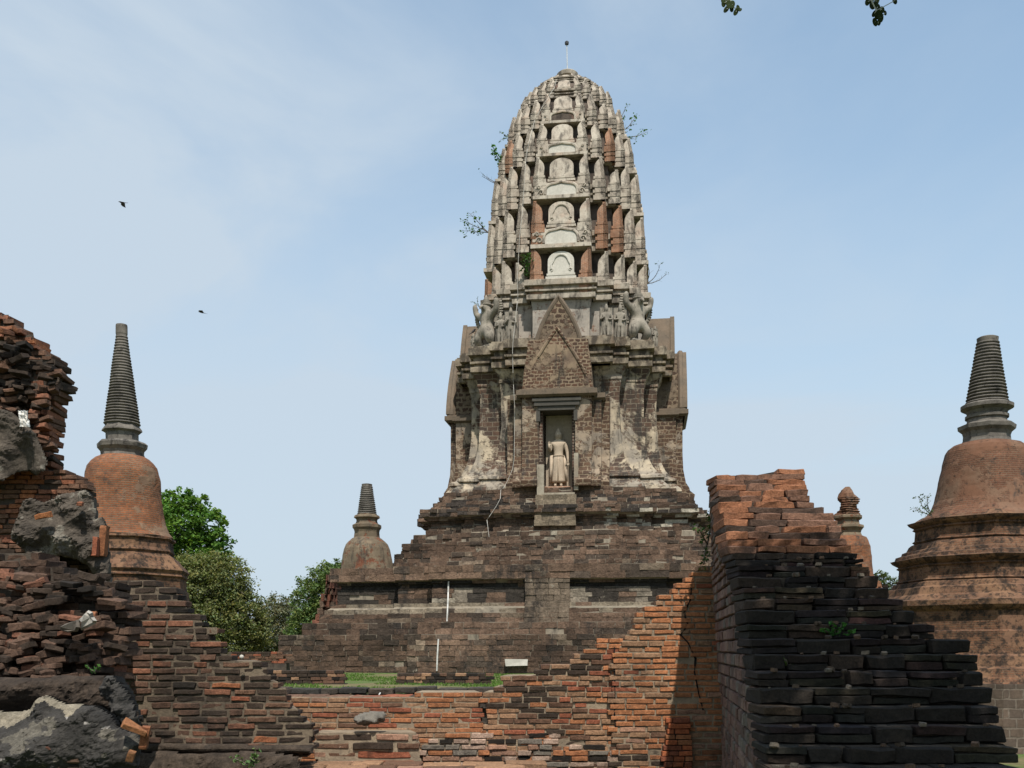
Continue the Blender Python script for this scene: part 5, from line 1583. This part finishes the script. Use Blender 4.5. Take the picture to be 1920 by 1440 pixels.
# middle courses
def pal_mid(px, py, rng):
    if px > 100: return mixcol(rng, [(.1, (.25, .095, .05)), (.3, BROWN), (.4, DARK), (.2, BLACK)], px, py)
    if py > 1000: return mixcol(rng, [(.1, PINK), (.2, (.22, .09, .055)), (.35, BROWN), (.35, DARK)], px, py)
    return mixcol(rng, [(.06, PINK), (.44, (.31, .118, .052)), (.2, (.24, .10, .056)), (.16, BROWN), (.14, DARK)], px, py, .6)
mb = lr(); rng = random.Random(45)
brick_face(mb, [(-330, 1300), (-330, 862), (60, 870), (100, 884), (118, 882), (140, 892), (160, 904), (164, 935), (160, 985), (190, 1060), (200, 1300)],
           lambda z: 10.65, .052, .165, .26, .02, .05, pal_mid, .008, .03, .9, .02, .010, rng, endj=.03, tilt=.03, corecol=(.11, .085, .065), wave=.03)
mb.build('middle_courses', [M_brick, M_mortar_dark], ruin_l)
# grey render lumps
mb = lr()
lump(mb, [(-330, 905), (-330, 745), (0, 768), (30, 776), (46, 790), (74, 815), (84, 842), (94, 868), (90, 884), (74, 892), (58, 882), (36, 886), (22, 896), (16, 906)], 10.45, .08, .25, .012, .22, .07, 5, colfn=chunkcol)
mb.build('render_lump', M_boulder, ruin_l)
mb = lr()
lump(mb, [(38, 1000), (48, 962), (56, 944), (72, 938), (92, 946), (120, 932), (150, 922), (172, 922), (184, 936), (188, 975), (200, 972), (206, 990), (212, 1050), (216, 1100), (212, 1114), (200, 1108), (186, 1086), (176, 1062), (150, 1050), (120, 1044), (98, 1054), (66, 1054), (54, 1030), (38, 1014)], 10.35, .13, .45, .012, .16, .11, 5, colfn=chunkcol)
ro = mb.build('render_lump', M_boulder, ruin_l)
rng = random.Random(47)
for args in ((P(81, 967, 10.0), .15, .08, .05, .1, .2, -.2, (.30, .115, .045)), (P(180, 1025, 10.08), .05, .12, .19, .1, .0, .05, (.26, .085, .045)), (P(196, 1015, 10.2), .055, .12, .30, .1, .0, .08, (.25, .10, .045)),
             (P(150, 945, 10.06), .05, .08, .04, .1, .1, .1, (.22, .085, .045)), (P(57, 1084, 10.4), .10, .1, .08, -.2, .1, .1, (.34, .27, .20)), (P(110, 1076, 10.3), .17, .1, .05, .1, .1, -.1, (.28, .10, .05))):
    mb = lr(); brick(mb, *args, .012, rng); mb.build('exposed_brick', [M_brick], ruin_l)
# sheltered undercut below the lump and the dark rounded course above the boulder
mb = lr(); rng = random.Random(48)
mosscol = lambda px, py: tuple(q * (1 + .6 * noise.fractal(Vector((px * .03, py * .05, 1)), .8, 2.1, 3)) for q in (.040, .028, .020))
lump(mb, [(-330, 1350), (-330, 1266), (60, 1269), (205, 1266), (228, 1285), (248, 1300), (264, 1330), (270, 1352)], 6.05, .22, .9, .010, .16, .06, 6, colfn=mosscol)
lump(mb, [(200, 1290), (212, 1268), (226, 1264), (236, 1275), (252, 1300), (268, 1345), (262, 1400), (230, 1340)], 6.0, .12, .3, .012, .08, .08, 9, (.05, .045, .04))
mb.build('dark_course', [M_boulder, M_mortar_dark], ruin_l)
mb = lr(); rng = random.Random(49)
brick_face(mb, [(-330, 1520), (-330, 1405), (90, 1412), (200, 1424), (215, 1520)], 5.3, .09, .3, .3, .03, .05, pal_rub, .008, .05, .6, 0, .012, rng, wear=1.3)
mb.build('front_courses', [M_brick_dark, M_mortar_dark], ruin_l)

# fallen lump in the corner
bl = empty('masonry_boulder', P(120, 1460, 5.5))
tag(bl, 'black lichened masonry boulder with cream render on top, bottom left corner', 'boulder')
def rockcol(px, py):
    n = noise.fractal(Vector((px * .012, py * .02, 3)), .8, 2.1, 4)
    n2 = noise.fractal(Vector((px * .04, py * .05, 9)), .8, 2.1, 3)
    top = np.interp(px, [-330, 0, 60, 90, 112, 150, 175, 240], [1352, 1362, 1356, 1330, 1312, 1332, 1330, 1200]) + 10 * n2
    if py < top: k = 1 + .2 * n2; return (.20 * k, .17 * k, .125 * k)
    if n + .4 * n2 > .42: k = 1 + .2 * n2; return (.10 * k, .088 * k, .07 * k)
    if n2 > .66: return (.22, .20, .18)
    k = 1 + .5 * n; return (.038 * k, .034 * k, .030 * k)
mb = MB(); mb.M = Matrix.Translation(-bl.location)
lump(mb, [(-200, 1480), (-200, 1340), (0, 1330), (50, 1334), (70, 1328), (88, 1308), (110, 1302), (140, 1316), (172, 1318), (205, 1320), (232, 1338), (240, 1356), (268, 1374), (280, 1392), (276, 1430), (262, 1448), (240, 1480)], 5.6, .34, .4, .0065, .30, .10, 5, colfn=rockcol)
mb.build('boulder_body', M_boulder, bl)
rng = random.Random(50)
for args in ((P(252, 1364, 5.36), .12, .07, .03, .3, .3, .55, (.27, .115, .05)), (P(273, 1382, 5.42), .04, .07, .12, .2, .1, .1, (.22, .085, .04)),
             (P(246, 1418, 5.32), .04, .05, .05, .2, .3, .2, (.22, .10, .045)), (P(82, 1402, 5.24), .07, .05, .022, .1, .3, .0, (.13, .06, .04))):
    mb = MB(); mb.M = Matrix.Translation(-bl.location); brick(mb, *args, .010, rng); mb.build('embedded_brick', [M_brick], bl)

# two broken stones lying on the rubble
def stone(label, poly, Y, col, m):
    c = P(sum(p[0] for p in poly) / len(poly), max(p[1] for p in poly), Y)
    o = empty('broken_stone', c)
    tag(o, label, 'stone', 'broken stones on the rubble slope')
    mb = MB(); mb.M = Matrix.Translation(-c)
    k = len(poly)
    f = [P(px, py, Y - .04 - .03 * (i % 2)) for i, (px, py) in enumerate(poly)]
    b = [P(px, py, Y + .10) for px, py in poly]
    t = [p + (Vector(sum((q for q in f), Vector())) / k - p) * .22 + Vector((0, -.03, 0)) for p in f]
    vs = [tuple(v) for v in f + b + t]
    fs = [tuple(2 * k + i for i in range(k))[::-1], tuple(k + i for i in range(k))]
    fs += [(i, (i + 1) % k, k + (i + 1) % k, k + i) for i in range(k)] + [(i, 2 * k + i, 2 * k + (i + 1) % k, (i + 1) % k) for i in range(k)]
    mb.add(vs, fs)
    mb.build('stone_body', m, o)
M_st1 = mat_stucco('pale_grey_stone', (.36, .33, .29), (.27, .25, .22), (.06, .055, .05), .3, 6, .6, .01, 1.0)
M_st2 = mat_stucco('brown_grey_stone', (.17, .145, .12), (.12, .105, .09), (.04, .035, .03), .4, 6, .6, .01, 5.0)
stone('pale tilted broken stone with a white upper corner on the rubble', [(152, 1182), (154, 1168), (148, 1162), (160, 1150), (166, 1144), (174, 1148), (176, 1156), (182, 1164), (180, 1169), (166, 1176)], 6.25, 0, M_st1)
stone('flat dark grey broken stone leaning beside the pale tilted one', [(116, 1183), (112, 1176), (122, 1170), (140, 1164), (151, 1160), (150, 1176), (146, 1184), (130, 1186)], 6.27, 0, M_st2)

# scrap of white plastic stuck in the ruin, white pebble on a step
sc = empty('plastic_scrap', P(44, 800, 10.25))
tag(sc, 'crumpled white plastic scrap wedged above the grey render lump', 'scrap')
mb = MB(); mb.M = Matrix.Translation(-sc.location); rng = random.Random(8)
g0 = []
for j in range(9):
    for i in range(7):
        t, u = i / 6, j / 8
        p = P(36 + 18 * t + (2 if u > .6 else 0), 771 + 30 * u, 10.2)
        p.y += .025 * math.sin(t * 17 + u * 3) + .012 * rng.uniform(-1, 1) - .02
        g0.append(tuple(p))
g1 = [(x, y + .012, z) for x, y, z in g0]
fs = []
for j in range(8):
    for i in range(6):
        a = j * 7 + i
        fs += [(a, a + 7, a + 8, a + 1), (63 + a, 63 + a + 1, 63 + a + 8, 63 + a + 7)]
for i in range(6): fs += [(i, i + 1, 63 + i + 1, 63 + i), (56 + i + 1, 56 + i, 63 + 56 + i, 63 + 57 + i)]
for j in range(8): fs += [(j * 7 + 7, j * 7, 63 + j * 7, 63 + j * 7 + 7), (j * 7 + 6, j * 7 + 13, 63 + j * 7 + 13, 63 + j * 7 + 6)]
mb.add(g0 + g1, fs)
mb.build('crumpled_sheet', mat_plain('white_plastic', (.62, .60, .56), .35, .15, 20), sc)
pb = MB(); c = P(453, 1236, 7.72)
lathe(pb, [(0, .005), (.006, .014), (.018, .018), (.03, .012), (.034, .003)], 10)
po = pb.build('white_pebble', M_white, smooth=True); po.location = c
tag(po, 'tiny white pebble lying on a step of the left brick ruin', 'pebble')

# ------------------------------------------------------------------ vegetation
M_leaf = mat_leaf('leaves')
M_bark = mat_stucco('bark', (.16, .13, .10), (.10, .085, .07), (.04, .035, .03), .4, 3, .6, .02, 1.0)

def leaf_quads(mb, c, size, rng, col, up=.35):
    """One small pointed leaf."""
    a = rng.uniform(0, 2 * math.pi); t = rng.uniform(-.9, .9)
    d = Vector((math.cos(a) * math.cos(t), math.sin(a) * math.cos(t), math.sin(t)))
    s = d.cross(Vector((rng.uniform(-1, 1), rng.uniform(-1, 1), rng.uniform(-.2, 1) + up)))
    if s.length < 1e-3: s = Vector((1, 0, 0))
    s.normalize()
    p0 = c - d * size * .5; p1 = c + d * size * .5
    mb.add([tuple(p0), tuple(c + s * size * .28), tuple(p1), tuple(c - s * size * .28)], [(0, 1, 2, 3)], col)

def vcol(rng, base, var=.3):
    k = 1 + rng.uniform(-var, var)
    h = rng.uniform(-.12, .12)
    return (base[0] * k * (1 + h), base[1] * k, base[2] * k * (1 - h))

def tree(label, blobs, base, Y, leaf, n_per, col, seed, group=None, trunk_px=None, clump=.16, fill=.75, name='tree', wild=0.0, droop=0.0):
    """blobs: [(px, py, rx px, ry px)] crown masses seen at distance Y; every mass is filled with clumps of single leaves on twigs."""
    rng = random.Random(seed)
    X = ((trunk_px or blobs[0][0]) - 960) / F * Y
    o = empty(name, (X, Y, ground_z(X, Y) - .05))
    tag(o, label, 'tree', group)
    crown = MB(); crown.M = Matrix.Translation(-o.location)
    limb = MB(); limb.M = crown.M
    top = Vector((X, Y, EYE - (blobs[0][1] - HZ) / F * Y))
    r0 = .022 * (top.z - o.location.z) + .06
    fork = Vector((X, Y, o.location.z + (top.z - o.location.z) * .35))
    tube(limb, [Vector((X, Y, o.location.z)), Vector((X + .05, Y, (o.location.z + fork.z) / 2)), fork], [r0 * 1.3, r0, r0 * .85], 8)
    for bx, by, rx, ry in blobs:
        c = P(bx, by, Y); a, b = rx / F * Y, ry / F * Y
        dep = (a + b) / 2
        mid = (fork + c) / 2 + Vector((rng.uniform(-.2, .2), rng.uniform(-.2, .2), -.1))
        tube(limb, [fork, mid, c], [r0 * .6, r0 * .35, r0 * .12], 6)
        nc = int(n_per * (rx * ry) / 1000.0)
        for _ in range(nc):
            # clump centre, more of them near the surface of the mass
            u = Vector((rng.gauss(0, 1), rng.gauss(0, 1), rng.gauss(0, 1))).normalized()
            rr = rng.uniform(fill, 1.02) if rng.random() < .8 else rng.uniform(.3, fill)
            wob = 1 + .22 * noise.noise(Vector((u.x * 2.5 + bx, u.y * 2.5, u.z * 2.5 + by)))
            cc = c + Vector((u.x * a, u.y * dep, u.z * b)) * rr * wob
            cs = clump * rng.uniform(.7, 1.5) * dep
            if rng.random() < .25: tube(crown, [c + (cc - c) * .55, cc], [.02 * dep, .006 * dep], 4, (.09, .075, .055), 1, cap=False)
            k = vcol(rng, col, .28)
            for _ in range(rng.randint(20, 34)):
                g = Vector((rng.gauss(0, .5), rng.gauss(0, .5), rng.gauss(0, .36))) * cs
                g.z -= droop * rng.random() * cs
                leaf_quads(crown, cc + g, leaf * rng.uniform(.55, 1.15), rng, vcol(rng, k, .14))
            if rng.random() < wild:
                # stray spray standing out of the outline
                d = (u + Vector((0, 0, .35))).normalized()
                L_ = dep * rng.uniform(.15, .34)
                tube(crown, [cc, cc + d * L_ * .6 + Vector((0, 0, .02)), cc + d * L_], [.012, .008, .004], 3, (.09, .075, .055), 1, cap=False)
                for q in range(7):
                    leaf_quads(crown, cc + d * L_ * (q + 1) / 7 + Vector((rng.uniform(-.05, .05), rng.uniform(-.05, .05), rng.uniform(-.05, .05))), leaf * .8, rng, vcol(rng, k, .2))
    crown.build('crown', [M_leaf, M_bark], o)
    limb.build('trunk', M_bark, o)
    return o

G_BRIGHT, G_OLIVE, G_DULL, G_MID = (.098, .180, .036), (.150, .162, .066), (.150, .150, .094), (.115, .160, .060)
tree('bright green broad leaved tree standing tall beside the left brick chedi', [(335, 985, 55, 52), (365, 950, 26, 30), (330, 945, 28, 26), (300, 960, 30, 35), (395, 990, 30, 34), (375, 1020, 40, 34), (412, 1022, 26, 26), (300, 1020, 40, 50), (345, 1060, 60, 40), (398, 1045, 28, 26)], 0, 58, .27, 46, G_BRIGHT, 101, None, 335, .24, .7)
tree('large dull olive bushy tree in front of the bright green one', [(400, 1100, 62, 58), (385, 1070, 44, 36), (430, 1095, 45, 50), (360, 1100, 50, 60), (420, 1160, 68, 62), (465, 1155, 36, 48), (380, 1180, 60, 60), (440, 1195, 60, 40), (345, 1080, 30, 38), (478, 1190, 30, 36)], 0, 50, .16, 74, G_OLIVE, 102, 'bushy trees along the far edge', 405, .2, .72, wild=.10)
tree('low greyish bushy tree filling the gap between the two larger ones', [(520, 1165, 44, 48), (505, 1150, 24, 30), (545, 1160, 30, 40), (515, 1200, 50, 34), (490, 1195, 26, 30), (540, 1200, 30, 30)], 0, 70, .2, 80, G_DULL, 103, 'bushy trees along the far edge', 520, .2, .7, wild=.15)
tree('dense green bushy tree against the left end of the tower platform', [(605, 1110, 46, 52), (620, 1078, 36, 30), (635, 1065, 30, 22), (580, 1130, 34, 50), (600, 1165, 52, 46), (570, 1180, 30, 38), (640, 1100, 36, 50), (610, 1200, 50, 30)], 0, 62, .19, 70, G_MID, 104, 'bushy trees along the far edge', 605, .2, .72, wild=.08, droop=.5)
tree('small pale bush like tree showing between the stepped ruin and the right chedi', [(1662, 1105, 22, 28), (1650, 1085, 14, 18), (1680, 1110, 16, 18), (1665, 1140, 30, 30)], 0, 60, .17, 60, (.085, .115, .05), 105, 'bushy trees along the far edge', 1662, .25, .6, wild=.25)

# grass blades on the visible strip of lawn
def grass():
    mb = MB(); rng = random.Random(61)
    for _ in range(9000):
        Y = rng.uniform(25.5, 41); px = rng.uniform(470, 960)
        X = (px - 960) / F * Y
        z = ground_z(X, Y)
        if noise.noise(Vector((X * .35, Y * .35, 5))) < -.12: continue
        h = rng.uniform(.03, .08); a = rng.uniform(0, math.pi); w = .02
        c, s = math.cos(a) * w, math.sin(a) * w
        k = rng.uniform(.7, 1.25)
        mb.add([(X - c, Y - s, z), (X + c, Y + s, z), (X + rng.uniform(-.04, .04), Y + rng.uniform(-.04, .04), z + h)], [(0, 1, 2)], (.085 * k, .15 * k, .03 * k))
    o = mb.build('grass', M_leaf)
    tag(o, 'short mown grass on the lawn before the tower', 'grass', kind='stuff')
grass()

# small plants rooted in the masonry: branching twigs with sparse leaves
def sapling(label, root, dirs, L_, n, leaf, col, seed, group='saplings rooted in the masonry', bare=.0, cat='sapling', name='sapling'):
    rng = random.Random(seed)
    o = empty(name, root)
    tag(o, label, cat, group)
    tw, lf = MB(), MB()
    for d in dirs:
        d = Vector(d).normalized()
        p = Vector((0, 0, 0)); pts = [p.copy()]
        steps = 7
        for i in range(steps):
            d = (d + Vector((rng.uniform(-.25, .25), rng.uniform(-.2, .2), rng.uniform(-.12, .2)))).normalized()
            p = p + d * L_ / steps
            pts.append(p.copy())
            for _ in range(max(1, n // steps)):
                b = (d + Vector((rng.uniform(-1, 1), rng.uniform(-1, 1), rng.uniform(-.8, .8)))).normalized()
                e = p + b * L_ * rng.uniform(.08, .26)
                tube(tw, [p, (p + e) / 2 + Vector((0, 0, .02)), e], [.007 * L_, .005 * L_, .003 * L_], 3, cap=False)
                if i >= steps * bare:
                    for _ in range(rng.randint(1, 4)):
                        leaf_quads(lf, e + Vector((rng.gauss(0, .05), rng.gauss(0, .05), rng.gauss(0, .05))) * L_, leaf * rng.uniform(.6, 1.3), rng, vcol(rng, col, .3))
        tube(tw, pts, [.016 * L_ * (1 - i / (len(pts) + 1)) + .004 for i in range(len(pts))], 4)
    tw.build('twigs', M_bark, o)
    if lf.n: lf.build('leaves', M_leaf, o)
    return o
T2W = lambda x, y, z: prang.matrix_basis @ Vector((x, y, z + Z0))
GS = (.07, .13, .03)
def at(px, py, Y): return P(px, py, Y)
sapling('leafy sapling leaning right from the upper right shoulder of the tower', at(1150, 262, 53.5), [(1, -.2, .5), (.9, 0, .15), (.5, -.2, .9)], 1.6, 14, .16, GS, 1)
sapling('green sapling on the left shoulder of the tower, second from the top on that side', at(944, 316, 53.5), [(-.8, -.2, .7), (-.5, -.3, .8)], 1.0, 16, .2, (.07, .17, .03), 2)
sapling('bare twiggy sapling just below the green one on the left of the tower', at(936, 345, 53.5), [(-1, -.2, .35), (-.8, -.2, -.1)], 1.0, 8, .1, GS, 3, bare=.8)
sapling('sparse sapling stretching left over open sky at mid height of the tower', at(916, 436, 53.5), [(-1, -.2, .5), (-1, 0, .05), (-.8, -.2, .9)], 1.3, 14, .15, GS, 4)
sapling('tiny leafy tuft on the left shoulder, topmost plant on the tower left side', at(955, 258, 53.5), [(-.7, -.3, .2), (-.8, 0, -.2)], .5, 10, .12, GS, 5)
sapling('dark leafy plant growing between the leaf stones left of the lowest gable', T2W(-1.75, -3.75, 19.5), [(.1, -.3, 1), (-.3, -.3, .8), (.3, -.4, .5)], 1.1, 22, .16, (.05, .095, .025), 6)
sapling('wispy sapling on the right edge of the tower, above the guardian figure', at(1212, 532, 53.5), [(.5, 0, 1), (.9, -.1, .6), (1, 0, .1)], 1.2, 6, .1, GS, 7, bare=.7)
sapling('grey leafy sapling on the moulded base of the right chedi', at(1748, 968, 35.4), [(-.6, -.2, .8), (-.9, -.2, .3), (-.3, -.2, 1)], .75, 20, .09, (.07, .10, .045), 8)
sapling('small wispy tuft on the left side of the tower neck', at(900, 576, 53.5), [(-.8, 0, .5), (-.5, 0, .9)], .5, 6, .07, GS, 9)
sapling('small fern on a dark step of the right stepped ruin', at(1568, 1192, 6.02), [(-.8, -.4, .3), (.8, -.4, .3), (.2, -.8, .4), (-.3, -.6, .6)], .085, 14, .03, (.06, .16, .035), 10, 'weeds on the ruin ledges', cat='weed', name='weed')
sapling('tiny weed on the lower left of the stepped ruin', at(1478, 1248, 5.75), [(-.6, -.4, .5), (.6, -.4, .5)], .05, 8, .02, (.10, .15, .04), 11, 'weeds on the ruin ledges', cat='weed', name='weed')
sapling('small green weed between the rubble and the dark rounded course', at(178, 1262, 6.0), [(-.6, -.4, .5), (.6, -.4, .5)], .06, 10, .025, (.06, .13, .03), 12, 'weeds on the ruin ledges', cat='weed', name='weed')
sapling('weed with pale leaves below the mossy ledge of the left ruin', at(470, 1440, 7.2), [(-.6, -.4, .6), (.6, -.4, .5), (.1, -.3, 1)], .13, 14, .035, (.11, .17, .06), 13, 'weeds on the ruin ledges', cat='weed', name='weed')
sapling('green weed trailing down the far left edge of the stepped ruin', at(1326, 1020, 8.8), [(-.2, -.4, -1), (0, -.4, 1), (-.3, -.3, .2)], .22, 22, .035, (.045, .085, .022), 14, 'weeds on the ruin ledges', cat='weed', name='weed')

# the tree the photographer stands under: its crown shades the stepped ruin, two twigs hang into view
def shade_tree():
    o = empty('shade_tree', (7.6, 1.2, ground_z(7.6, 1.2)))
    tag(o, 'overhanging tree whose two dark leafy twigs hang into the top right of the sky', 'tree')
    rng = random.Random(90)
    Mo = Matrix.Translation(-o.location)
    tr = MB(); tr.M = Mo
    b = o.location.copy()
    fork = Vector((7.2, 1.6, 4.6))
    tube(tr, [b, Vector((7.5, 1.3, 2.2)), fork], [.34, .27, .22], 10)
    cr = MB(); cr.M = Mo
    for _ in range(26):
        e = Vector((rng.uniform(3.2, 8.6), rng.uniform(.6, 4.6), rng.uniform(6.0, 7.6)))
        m = (fork + e) / 2 + Vector((0, 0, .5))
        tube(tr, [fork, m, e], [.1, .06, .02], 5)
    n = 0
    while n < 760:
        c = Vector((rng.uniform(1.7, 8.4), rng.uniform(.1, 4.8), rng.uniform(5.7, 7.6)))
        # rays towards the sun from the lit top of the ruin stay clear
        if c.y + (c.z - 6.0) * .61 > 4.55: continue
        n += 1
        k = vcol(rng, (.05, .09, .025), .25)
        for _ in range(16):
            leaf_quads(cr, c + Vector((rng.gauss(0, .22), rng.gauss(0, .22), rng.gauss(0, .16))), rng.uniform(.12, .24), rng, vcol(rng, k, .2))
    cr.build('crown', M_leaf, o)
    tr.build('trunk', M_bark, o)
    # hanging twigs
    for pts, lv in (([(1362, -260), (1366, -60), (1370, 0), (1372, 14), (1384, 16)], [(1357, 6, 8), (1362, 2, 9), (1367, 8, 10), (1373, 8, 10), (1362, 17, 8), (1372, 17, 7), (1380, 22, 8), (1384, 14, 6), (1388, 18, 5), (1356, 0, 8), (1368, -4, 9), (1376, -6, 9)]),
                    ([(1650, -260), (1632, -60), (1634, 0), (1643, 20), (1650, 34), (1646, 44)], [(1627, 3, 9), (1634, 2, 8), (1636, 10, 11), (1645, 13, 11), (1654, 18, 9), (1640, 25, 8), (1646, 27, 10), (1651, 32, 11), (1641, 41, 9), (1648, 42, 7), (1644, 2, 9), (1660, 24, 5), (1678, 1, 8)])):
        Y = 5.2
        q = MB(); q.M = Mo
        w = [P(px, py, Y) for px, py in pts]
        w[0] = Vector((w[0].x + .6, 3.6, 6.2)); 
        tube(q, w, [.012, .007, .004, .003, .002][:len(w)] if len(w) == 5 else [.012, .007, .004, .003, .002, .002], 5)
        for px, py, r in lv:
            c = P(px, py, Y + rng.uniform(-.05, .05)); s = r / F * Y * .85
            a = rng.uniform(-.9, .5)
            d = Vector((math.sin(a), rng.uniform(-.3, .3), -math.cos(a))).normalized(); sd = d.cross(Vector((0, 1, 0))).normalized()
            ring = [c + d * s * math.cos(t) + sd * s * .62 * math.sin(t) for t in np.linspace(0, 2 * math.pi, 12, endpoint=False)]
            back = [v + Vector((0, .003, 0)) for v in ring]
            q.add([tuple(v) for v in ring + back], [tuple(range(12)), tuple(range(12, 24))[::-1]] + [(i, (i + 1) % 12, 12 + (i + 1) % 12, 12 + i) for i in range(12)], (.035, .05, .02))
            near = min(w, key=lambda v: (v - c).length)
            tube(q, [near, c], .002, 4)
        q.build('hanging_twig', M_leaf, o)
shade_tree()

# birds
def bird(label, loc, heading, span_, flap, bank, seed):
    mb = MB()
    mb.M = Matrix.Scale(.66, 4)
    tube(mb, [(0, .16, 0), (0, .12, .005), (0, .05, .01), (0, -.06, .005), (0, -.14, 0), (0, -.24, 0)], [.006, .026, .04, .038, .018, .012], 8)
    tube(mb, [(0, .14, .01), (0, .17, .012), (0, .215, .004)], [.026, .022, .003], 6)
    prism(mb, [(-.012, -.004), (.012, -.004), (.012, .004), (-.012, .004)], -.36, -.2)
    mb.M = None
    for s in (-1, 1):
        a = [(s * .02, .09), (s * span_ * .22, .12), (s * span_ * .36, .08), (s * span_ * .5, -.05), (s * span_ * .34, -.05), (s * span_ * .2, -.07), (s * .02, -.08)]
        up = [(x, y, .015 + abs(x) * flap) for x, y in a]; lo = [(x, y, z - .008) for x, y, z in up]
        k = len(a)
        f = [tuple(range(k)), tuple(range(k, 2 * k))[::-1]] + [(i, (i + 1) % k, k + (i + 1) % k, k + i) for i in range(k)]
        mb.add(up + lo, f)
    o = mb.build('bird', M_bird); o.location = loc; o.rotation_euler = (R(10), bank, heading)
    tag(o, label, 'bird', 'birds')
    return o
M_bird = mat_plain('dark_plumage', (.045, .04, .04), .8, .2)
bird('small dark bird flying high in the left sky, wings bent down', P(230, 380, 38), R(75), .34, -.55, R(18), 1)
bird('small dark bird gliding low above the left chedi, wings raised', P(378, 586, 42), R(100), .36, .28, R(-8), 2)
pbd = MB()
tube(pbd, [(-.10, 0, -.03), (-.03, 0, .03), (.04, 0, .09), (.08, 0, .14), (.11, 0, .16)], [.02, .05, .055, .04, .02], 8)
tube(pbd, [(.10, 0, .155), (.15, 0, .15)], [.015, .003], 5); tube(pbd, [(-.08, 0, -.02), (-.22, 0, -.10)], [.03, .012], 6)
for s in (-1, 1): tube(pbd, [(.01, s * .02, .02), (.02, s * .02, -.05)], .006, 4)
pb_o = pbd.build('bird', M_bird, smooth=True)
tag(pb_o, 'small dark bird perched on a little figure beside the left guardian statue', 'bird', 'birds')
pb_o.location = T2W(-4.5, -3.1, 16.2 + .55 * 1.93 + .04)

# ------------------------------------------------------------------ lightning conductor laid over the tower's front
bpy.context.view_layer.update()
dg = bpy.context.evaluated_depsgraph_get()
PIMG = prang.matrix_basis.inverted()
def hit(px, py):
    o0 = Vector((0, 0, EYE)); d = Vector(((px - 960) / F, 1, (HZ - py) / F)).normalized()
    start = o0 + d * 38
    ok, loc, nor, idx, ob, mt = SC.ray_cast(dg, start, d)
    return loc if ok else None
def conduit(pts, rad, name, nm_part, mat=None):
    mb = MB(); w = []
    for (ax, ay), (bx, by) in zip(pts[:-1], pts[1:]):
        k = max(1, int(math.hypot(bx - ax, by - ay) / 7))
        for i in range(k):
            h = hit(ax + (bx - ax) * i / k, ay + (by - ay) * i / k)
            if h: w.append(h)
    h = hit(*pts[-1])
    if h: w.append(h)
    if len(w) < 2: return
    # the cable hangs clear of recesses: nearest depth of its neighbours
    ys = [p.y for p in w]
    out = []
    for i, p in enumerate(w):
        y = min(ys[max(0, i - 2):i + 3]) - .05
        f = y / p.y
        out.append(PIMG @ Vector((p.x * f, y, EYE + (p.z - EYE) * f)))
    tube(mb, out, rad, 5)
    mb.build(nm_part, mat or M_iron, prang)
conduit([(1043, 149), (1040, 163), (1020, 195), (1003, 224), (989, 279), (986, 298), (979, 404), (974, 447), (970, 524), (971, 557), (962, 640), (961, 656), (962, 706), (965, 765), (964, 860), (961, 880), (950, 905), (944, 915), (939, 919), (938, 935), (930, 950), (913, 975), (917, 1007)], .011, '', 'lightning_cable', M_cable)
conduit([(841, 1090), (840, 1125), (838, 1165)], .032, '', 'white_conduit')
conduit([(822, 1198), (820, 1230), (819, 1258)], .032, '', 'white_conduit')
mb = MB(); q0 = P(713, 1301, 10.95)
tube(mb, [P(711, 1306, 11.0), P(711, 1302, 11.0), P(713, 1299.5, 11.05)], .008, 6)
pp = mb.build('white_pipe_end', M_iron)
tag(pp, 'short white pipe end sticking out before the dark kerb', 'pipe')
